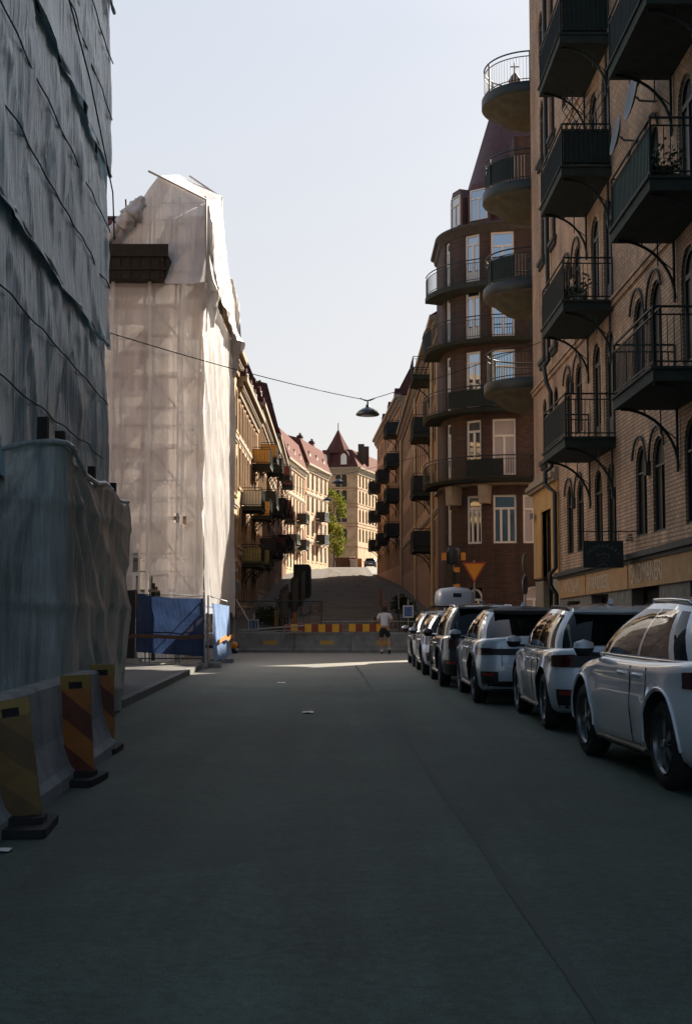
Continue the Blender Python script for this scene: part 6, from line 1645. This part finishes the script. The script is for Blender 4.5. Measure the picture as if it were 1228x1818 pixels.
# ---------------------------------------------------------------- the runner
def skin_mesh(name, verts, edges, radii, m, parent, root=0, sub=2):
    me = bpy.data.meshes.new(name); me.from_pydata(verts, edges, []); o = link(name, me)
    md = o.modifiers.new('s', 'SKIN'); 
    sv = me.skin_vertices[0].data if me.skin_vertices else None
    if sv is None:
        bpy.context.view_layer.objects.active = o; bm = bmesh.new(); bm.from_mesh(me); bm.verts.layers.skin.verify(); bm.to_mesh(me); bm.free(); sv = me.skin_vertices[0].data
    for i, r in enumerate(radii): sv[i].radius = (r, r) if not isinstance(r, tuple) else r
    sv[root].use_root = True
    s2_ = o.modifiers.new('u', 'SUBSURF'); s2_.levels = sub; s2_.render_levels = sub
    bpy.context.view_layer.update(); dg = bpy.context.evaluated_depsgraph_get()
    e = bpy.data.meshes.new_from_object(o.evaluated_get(dg)); bpy.data.objects.remove(o)
    e.materials.clear(); e.materials.append(m)
    for p in e.polygons: p.use_smooth = True
    return link(name, e, parent)
def runner():
    t = thing('person', 'person jogging away in a white t-shirt and dark shorts before the barrier', 'person', (1.36, 45.9, 0), R(-3))
    V = [(0, 0, .86), (0, .01, 1.02), (0, .05, 1.22), (0, .09, 1.38), (0, .10, 1.45), (0, .12, 1.53), (0, .13, 1.62),
         (-.085, 0, .82), (-.10, .05, .47), (-.095, -.02, .10), (-.10, .10, .045),                    # left leg, standing
         (.085, 0, .82), (.12, .10, .52), (.16, -.14, .22), (.175, -.18, .10),                           # right leg, lifted behind
         (-.17, .08, 1.36), (-.25, -.04, 1.14), (-.20, .16, 1.05), (-.17, .22, 1.06),
         (.17, .08, 1.36), (.26, .02, 1.12), (.22, .22, 1.08), (.19, .28, 1.10)]
    E = [(0, 1), (1, 2), (2, 3), (3, 4), (4, 5), (5, 6), (0, 7), (7, 8), (8, 9), (9, 10), (0, 11), (11, 12), (12, 13), (13, 14), (3, 15), (15, 16), (16, 17), (17, 18), (3, 19), (19, 20), (20, 21), (21, 22)]
    Rr = [(.13, .10), (.115, .085), (.135, .10), (.11, .085), .05, .085, .075, .085, .055, .038, .035, .085, .055, .040, .038, .055, .040, .032, .034, .055, .040, .032, .034]
    skin_mesh('body', V, E, Rr, MT['skin'], t)
    # fingers
    for hx, hy, hz, sd in ((-.17, .22, 1.06, 1), (.19, .28, 1.10, -1)):
        f = MB()
        for k in range(4): f.tube([(hx + sd * .012 * (k - 1.5), hy + .02, hz + .01), (hx + sd * .012 * (k - 1.5) + sd * .01, hy + .055, hz + .006 - .004 * k), (hx + sd * .012 * (k - 1.5) + sd * .02, hy + .06, hz - .028)], [.010, .009, .007], 6)
        f.tube([(hx + sd * .03, hy, hz + .02), (hx + sd * .045, hy + .03, hz + .03), (hx + sd * .03, hy + .05, hz + .03)], [.011, .009, .007], 6)
        f.build('fingers', MT['skin'], t)
    skin_mesh('t_shirt', [(0, 0, .93), (0, .01, 1.05), (0, .05, 1.22), (0, .09, 1.37), (0, .10, 1.43), (-.18, .07, 1.36), (-.235, -.01, 1.20), (.18, .07, 1.36), (.24, .03, 1.19)], [(0, 1), (1, 2), (2, 3), (3, 4), (3, 5), (5, 6), (3, 7), (7, 8)],
              [(.155, .125), (.14, .11), (.155, .12), (.125, .10), .06, .075, .062, .075, .062], MT['shirt'], t)
    skin_mesh('shorts', [(0, 0, .95), (0, 0, .84), (-.095, .01, .78), (-.11, .035, .56), (.095, .01, .78), (.125, .075, .58)], [(0, 1), (1, 2), (2, 3), (1, 4), (4, 5)], [(.15, .12), (.155, .125), .105, .095, .105, .098], MT['shorts'], t)
    h = MB(); h.lathe([(.0, .10), (.06, .09), (.10, .04), (.108, -.02), (.095, -.08), (.06, -.12), (0, -.13)], (0, 0, 0), 18); h.v = [(x * .92, y, z) for x, y, z in h.v]
    h.build('hair', MT['hair'], t, (0, .105, 1.585))
    for x, y, z, tilt in ((-.10, .06, .045, 0), (.172, -.20, .10, R(-62))):
        s = MB(); s.lathe([(0, -.04), (.05, -.04), (.052, -.01), (.04, .02), (.02, .04), (0, .045)], (0, 0, 0), 14); s.v = [(x_ * .9, y_ * 2.3 + .03, z_) for x_, y_, z_ in s.v]
        o = s.build('shoe', MT['shoe'], t, (x, y, z)); o.rotation_euler.x = tilt
        k = MB(); k.lathe([(.042, .0), (.045, .09)], (0, 0, 0), 12); k.build('sock', MT['shirt'], t, (x - .0, y - (.07 if tilt == 0 else -.03), z + .03))
    return t
MT['skin'] = mat('skin', (.40, .21, .13), .6, var=.08); MT['shirt'] = mat('white_shirt', (.68, .68, .72), .9, var=.06, bump=.3, bscale=14); MT['shorts'] = mat('dark_shorts', (.016, .02, .02), .9, var=.1)
MT['hair'] = mat('brown_hair', (.035, .024, .016), .8, var=.2); MT['shoe'] = mat('dark_shoe', (.03, .03, .032), .7, var=.1)
runner()

# ---------------------------------------------------------------- foliage
def leaf_mat(name, a, b):
    m = bpy.data.materials.new(name); m.use_nodes = True; nt = m.node_tree; L = nt.links.new
    for n in list(nt.nodes):
        if n.type != 'OUTPUT_MATERIAL': nt.nodes.remove(n)
    out = nt.nodes[0]; tc = ND(nt, 'ShaderNodeTexCoord'); n = ND(nt, 'ShaderNodeTexNoise', i_Scale=.9, i_Detail=4.0); L(tc.outputs['Object'], n.inputs['Vector'])
    r = ND(nt, 'ShaderNodeMapRange', i_1=.35, i_2=.65); L(n.outputs[0], r.inputs[0])
    x = ND(nt, 'ShaderNodeMix', data_type='RGBA'); x.inputs[6].default_value = c4(a); x.inputs[7].default_value = c4(b); L(r.outputs[0], x.inputs[0])
    d = ND(nt, 'ShaderNodeBsdfDiffuse'); t = ND(nt, 'ShaderNodeBsdfTranslucent'); L(x.outputs[2], d.inputs[0]); L(x.outputs[2], t.inputs[0])
    mx = ND(nt, 'ShaderNodeMixShader'); mx.inputs[0].default_value = .45; L(d.outputs[0], mx.inputs[1]); L(t.outputs[0], mx.inputs[2]); L(mx.outputs[0], out.inputs[0]); return m
MT['leaf'] = leaf_mat('spring_leaves', (.07, .095, .018), (.24, .235, .04)); MT['leaf_dark'] = leaf_mat('dark_leaves', (.025, .035, .012), (.06, .07, .02)); MT['bark'] = mat('bark', (.07, .055, .04), .9, var=.3, scale=6, bump=.4)
def leaves(clumps, n, size, seed):
    r = random.Random(seed); m = MB()
    for _ in range(n):
        c, R_ = r.choices(clumps, weights=[k[1] ** 3 for k in clumps])[0]
        d = Vector((r.gauss(0, 1), r.gauss(0, 1), r.gauss(0, 1))).normalized() * R_ * (r.random() ** .45)
        d.z *= .85; p = Vector(c) + d; a = Vector((r.gauss(0, 1), r.gauss(0, 1), r.gauss(0, 1))).normalized(); b = a.orthogonal().normalized(); c2 = a.cross(b); s = size * r.uniform(.6, 1.4)
        m.add([p - b * s, p + c2 * s * .6, p + b * s, p - c2 * s * .6], [(0, 1, 2, 3)])
    return m
def tree(label, pos, clumps, trunk, n, size, seed, m, name='tree', group=None):
    t = thing(name, label, 'tree' if name != 'shrub' else 'shrub', pos, 0, group)
    k = MB()
    for pts, r0, r1 in trunk: k.tube(pts, [r0 + (r1 - r0) * i / (len(pts) - 1) for i in range(len(pts))], 8)
    k.build('trunk', MT['bark'], t); leaves(clumps, n, size, seed).build('crown', m, t); return t
# pale green tree at the hill top, in front of the turret house: crown 2.6 m wide in view and twelve metres tall
g0 = gz(188); r5 = random.Random(5)
cl = [((r5.uniform(-1.3, 1.5), r5.uniform(-1.2, 1.2), 2.6 + 1.05 * i + r5.uniform(-.3, .3)), r5.uniform(.75, 1.25)) for i in range(9) for _ in range(2)]
tree('bright green slender tree at the top of the hill before the turret house', (-1.75, 188, g0), cl, [([(0, 0, -.3), (.05, 0, 2.5), (-.1, .1, 6), (.1, 0, 10.5)], .17, .04), ([(0, 0, 3), (.8, .2, 5.2)], .07, .02), ([(0, 0, 4.5), (-.9, -.2, 7)], .06, .02), ([(0, 0, 6), (1.0, .1, 8)], .05, .02)], 4200, .16, 3, MT['leaf'])
# dark hedge masses and climbing plants beside the lower hill
for i, (x, y, w_, d_, h_, lab) in enumerate(((-3.9, 66, .8, 5, 1.3, 'low dark shrub at the foot of the hill on the left'), (-3.6, 84, .9, 6, 1.4, 'low dark shrub in front of the dark site container'), (3.3, 61, .7, 4, 1.1, 'low tangled shrub with reddish twigs on the right of the hill'), (3.5, 78, .7, 5, 1.2, 'tangled low shrub beneath the ochre house on the right'))):
    rr = random.Random(40 + i); cl = [((rr.uniform(-w_, w_) * .6, rr.uniform(-d_, d_) * .5, rr.uniform(.2, h_ - .4) + gz(y + 0) * 0), rr.uniform(.3, .55)) for _ in range(14)]
    cl = [((c[0], c[1], c[2] + gz(y + c[1]) - gz(y)), r_) for c, r_ in cl]
    tree(lab, (x, y, gz(y)), cl, [([(0, 0, -.1), (.1, 0, h_ * .6)], .06, .02), ([(0, -1, -.3), (-.1, -1.2, h_ * .5)], .05, .02)], 1300, .07, 60 + i, MT['leaf_dark'], 'shrub', 'shrubs beside the hill street')

# ---------------------------------------------------------------- works clutter on the hill
def cone(lab, x, y, h=.75, rz=0):
    t = thing('traffic_cone', lab, 'traffic cone', (x, y, gz(y)), rz, 'orange cones on the works site')
    m = MB(); m.box(-.2, .2, -.2, .2, 0, .04); m.build('base', MT['rubber'], t)
    m = MB(); m.lathe([(.15, .04), (.03, h), (0, h)], seg=14); m.build('body', MT['cone'], t); m = MB(); m.lathe([(.117, .25), (.085, .44)], seg=14); m.v = [(x_ * 1.03, y_ * 1.03, z_) for x_, y_, z_ in m.v]; m.build('band', MT['sign_pale'], t)
MT['cone'] = mat('orange_plastic', (.30, .085, .02), .6, var=.15)
cone('orange cone left of the pair behind the mesh fence', -2.55, 55, .8); cone('orange cone right of the pair behind the mesh fence', -2.0, 56.5, .9); cone('orange cone on the right slope below the ochre house', 2.3, 76, .9)
def works_post(lab, x, y, h, m):
    t = thing('delineator_post', lab, 'post', (x, y, gz(y)), 0, 'works posts on the hill')
    q = MB(); q.lathe([(.18, 0), (.18, .08), (.05, .1)], seg=12); q.build('foot', MT['rubber'], t); q = MB(); q.box(-.08, .08, -.03, .03, .1, h); q.build('panel', m, t)
works_post('tall orange and red works post beside the cones', -2.3, 58, 1.25, MT['cone']); works_post('orange works post on the upper right of the hill', 2.25, 84, 1.2, MT['cone']); works_post('slim yellow works post near the left shrubs', -3.05, 57, 1.4, MT['marker_cap'])
# dark site container on the left of the hill road
ct = thing('site_container', 'dark green site container standing on the left of the hill road', 'container', (-2.75, 96, gz(96)))
m = MB(); m.box(-1.15, .0, 0, 6, -.3, 2.5); m.build('shell', MT['container'], ct)
m = MB()
for i in range(16): m.box(.0, .03, .2 + i * .36, .38 + i * .36, .1, 2.35)
for i in range(3): m.box(-1.1 + i * .38, -.92 + i * .38, -.03, 0, .1, 2.35)
m.build('ribs', MT['container'], ct)

# orange skip loader and pale skip at the top
for i, (x, y, l_, h_, lab) in enumerate(((-3.1, 63, 7, 1.9, 'dark site hoarding nearest the barrier on the left of the hill'), (-3.0, 73, 8, 2.1, 'dark site hoarding in the middle of the left hillside'), (-2.9, 84, 8, 2.2, 'dark site hoarding just below the dark container'))):
    t = thing('site_hoarding', lab, 'hoarding', (x, y, gz(y)), math.pi / 2, 'dark site hoardings on the hill')
    dz = gz(y + l_) - gz(y); m = MB()
    for k in range(int(l_ / 1.0)):
        u = k * 1.0; z = dz * u / l_; hh = h_ + .12 * nz(k * 1.7, i); m.box(u + .02, u + .98, -.02, .02, z - .1, z + hh)
    m.build('panel', MT['container'], t)
    for k in range(int(l_ / 1.0) + 1):
        m = MB(); z = dz * k / l_; m.box(k - .04, k + .04, .03, .11, z - .2, z + h_ + .15); m.build('post', MT['wood'], t)
def pallet(lab, x, y, rz):
    t = thing('pallet_stack', lab, 'pallets', (x, y, gz(y) - .02), rz, 'stacks of pallets and planks on the hill')
    for k in range(4):
        m = MB()
        for q in range(5): m.box(-.6, .6, -.4 + q * .18, -.28 + q * .18, .10 + .15 * k, .125 + .15 * k)
        for q in (-.55, 0, .5): m.box(q, q + .09, -.4, .45, .0 + .15 * k, .10 + .15 * k)
        m.build('pallet', MT['deck_board'], t)
pallet('stack of pallets left on the hill behind the mesh fence', -1.9, 61, .3); pallet('stack of pallets by the right kerb of the hill', 1.9, 66, -.2); pallet('stack of pallets farther up by the left hoarding', -2.1, 76, .1)
def skip(lab, x, y, rz, w_, l_, h, m, load=None):
    t = thing('skip', lab, 'skip', (x, y, gz(y)), rz, 'skips at the top of the hill')
    q = MB(); q.add([(-l_ / 2 + .25, -w_ / 2 + .1, 0), (l_ / 2 - .25, -w_ / 2 + .1, 0), (l_ / 2 - .25, w_ / 2 - .1, 0), (-l_ / 2 + .25, w_ / 2 - .1, 0), (-l_ / 2, -w_ / 2, h), (l_ / 2, -w_ / 2, h), (l_ / 2, w_ / 2, h), (-l_ / 2, w_ / 2, h)], [(3, 2, 1, 0), (0, 1, 5, 4), (1, 2, 6, 5), (2, 3, 7, 6), (3, 0, 4, 7)]); q.build('hull', m, t)
    q = MB(); e = .06
    for a, b, c, d in ((-l_ / 2 - e, l_ / 2 + e, -w_ / 2 - e, -w_ / 2 + e), (-l_ / 2 - e, l_ / 2 + e, w_ / 2 - e, w_ / 2 + e), (-l_ / 2 - e, -l_ / 2 + e, -w_ / 2 + e, w_ / 2 - e), (l_ / 2 - e, l_ / 2 + e, -w_ / 2 + e, w_ / 2 - e)): q.box(a, b, c, d, h - .06, h + .06)
    q.build('rim', m, t)
    for k in range(5):
        q = MB(); x_ = -l_ / 2 + l_ * (k + .5) / 5; q.box(x_ - .05, x_ + .05, -w_ / 2 - .05, -w_ / 2 + .06, .1, h - .06); q.build('rib', m, t)
    if load:
        q = MB(); q.grid(lambda i, j: (-l_ / 2 + .08 + (l_ - .16) * i, -w_ / 2 + .08 + (w_ - .16) * j, h - .1 + .45 * abs(nz(i * 6, j * 4)) ), 20, 10); q.build('load', load, t)
MT['skip_brown'] = mat('rusty_brown_steel', (.10, .045, .02), .7, var=.3); MT['skip_orange'] = mat('orange_steel', (.42, .13, .02), .6, var=.3); MT['skip_pale'] = mat('pale_skip', (.50, .42, .32), .7, var=.2)
skip('long rusty brown skip heaped with rubble at the top of the hill', -.2, 193, R(4), 1.9, 3.2, 1.5, MT['skip_brown'], MT['skip_orange']); skip('small pale skip beside the rusty brown one', 1.05, 192, R(3), 1.4, 1.0, 1.25, MT['skip_pale'])
sp_ = thing('orange_cabinet', 'narrow orange cabinet at the corner of the turret house', 'cabinet', (2.05, 192.5, gz(192))); m = MB(); m.box(-.3, .3, -.25, .25, 0, 1.35); m.build('case', MT['skip_orange'], sp_); m = MB(); m.box(-.34, .34, -.29, .29, 1.35, 1.42); m.build('lid', MT['skip_brown'], sp_); m = MB(); m.box(-.26, .26, -.27, -.251, .1, 1.28); m.build('door', MT['skip_orange'], sp_)
make_car('black car parked across the top of the hill street', (3.6, 190.8, gz(191)), math.pi / 2 - R(90), MT['car_dark'], L=4.2, Wd=1.85, H=1.5, belt=.95, hood=.93, nose=.72, wb=2.58, rw=.34, rov=.8, gh=(.15, .5, 2.2, 3.15), tail='corner', cladding=False, rails=False)

# dug-up earth on the hill roadway
MT['earth'] = mat('dug_up_earth', (.062, .045, .027), .95, var=.6, scale=.9, bump=1.0, bscale=5, world=True, stretch=(.5, 1.4, 1), var2=(.022, .019, .014))
eb = MB()
def earth(i, j):
    y = 53 + 124 * j ** 1.25; x = -2.5 + 5.3 * i - .35 * i * j; e = min(1, 8 * i * (1 - i), j * 20, (1 - j) * 20)
    return (x, y, gz(y) + .010 + e * (.05 + .16 * abs(nz(x * .9, y * .55)) + .10 * ridge(y * .21 + .5 * nz(x * .6, y * .3)) ** 3 + .06 * nz(x * 3, y * 2)))
eb.grid(earth, 34, 220); struct('earthworks', eb, MT['earth'], label='brown dug-up earth on the steep roadway behind the barrier', cat='earth')
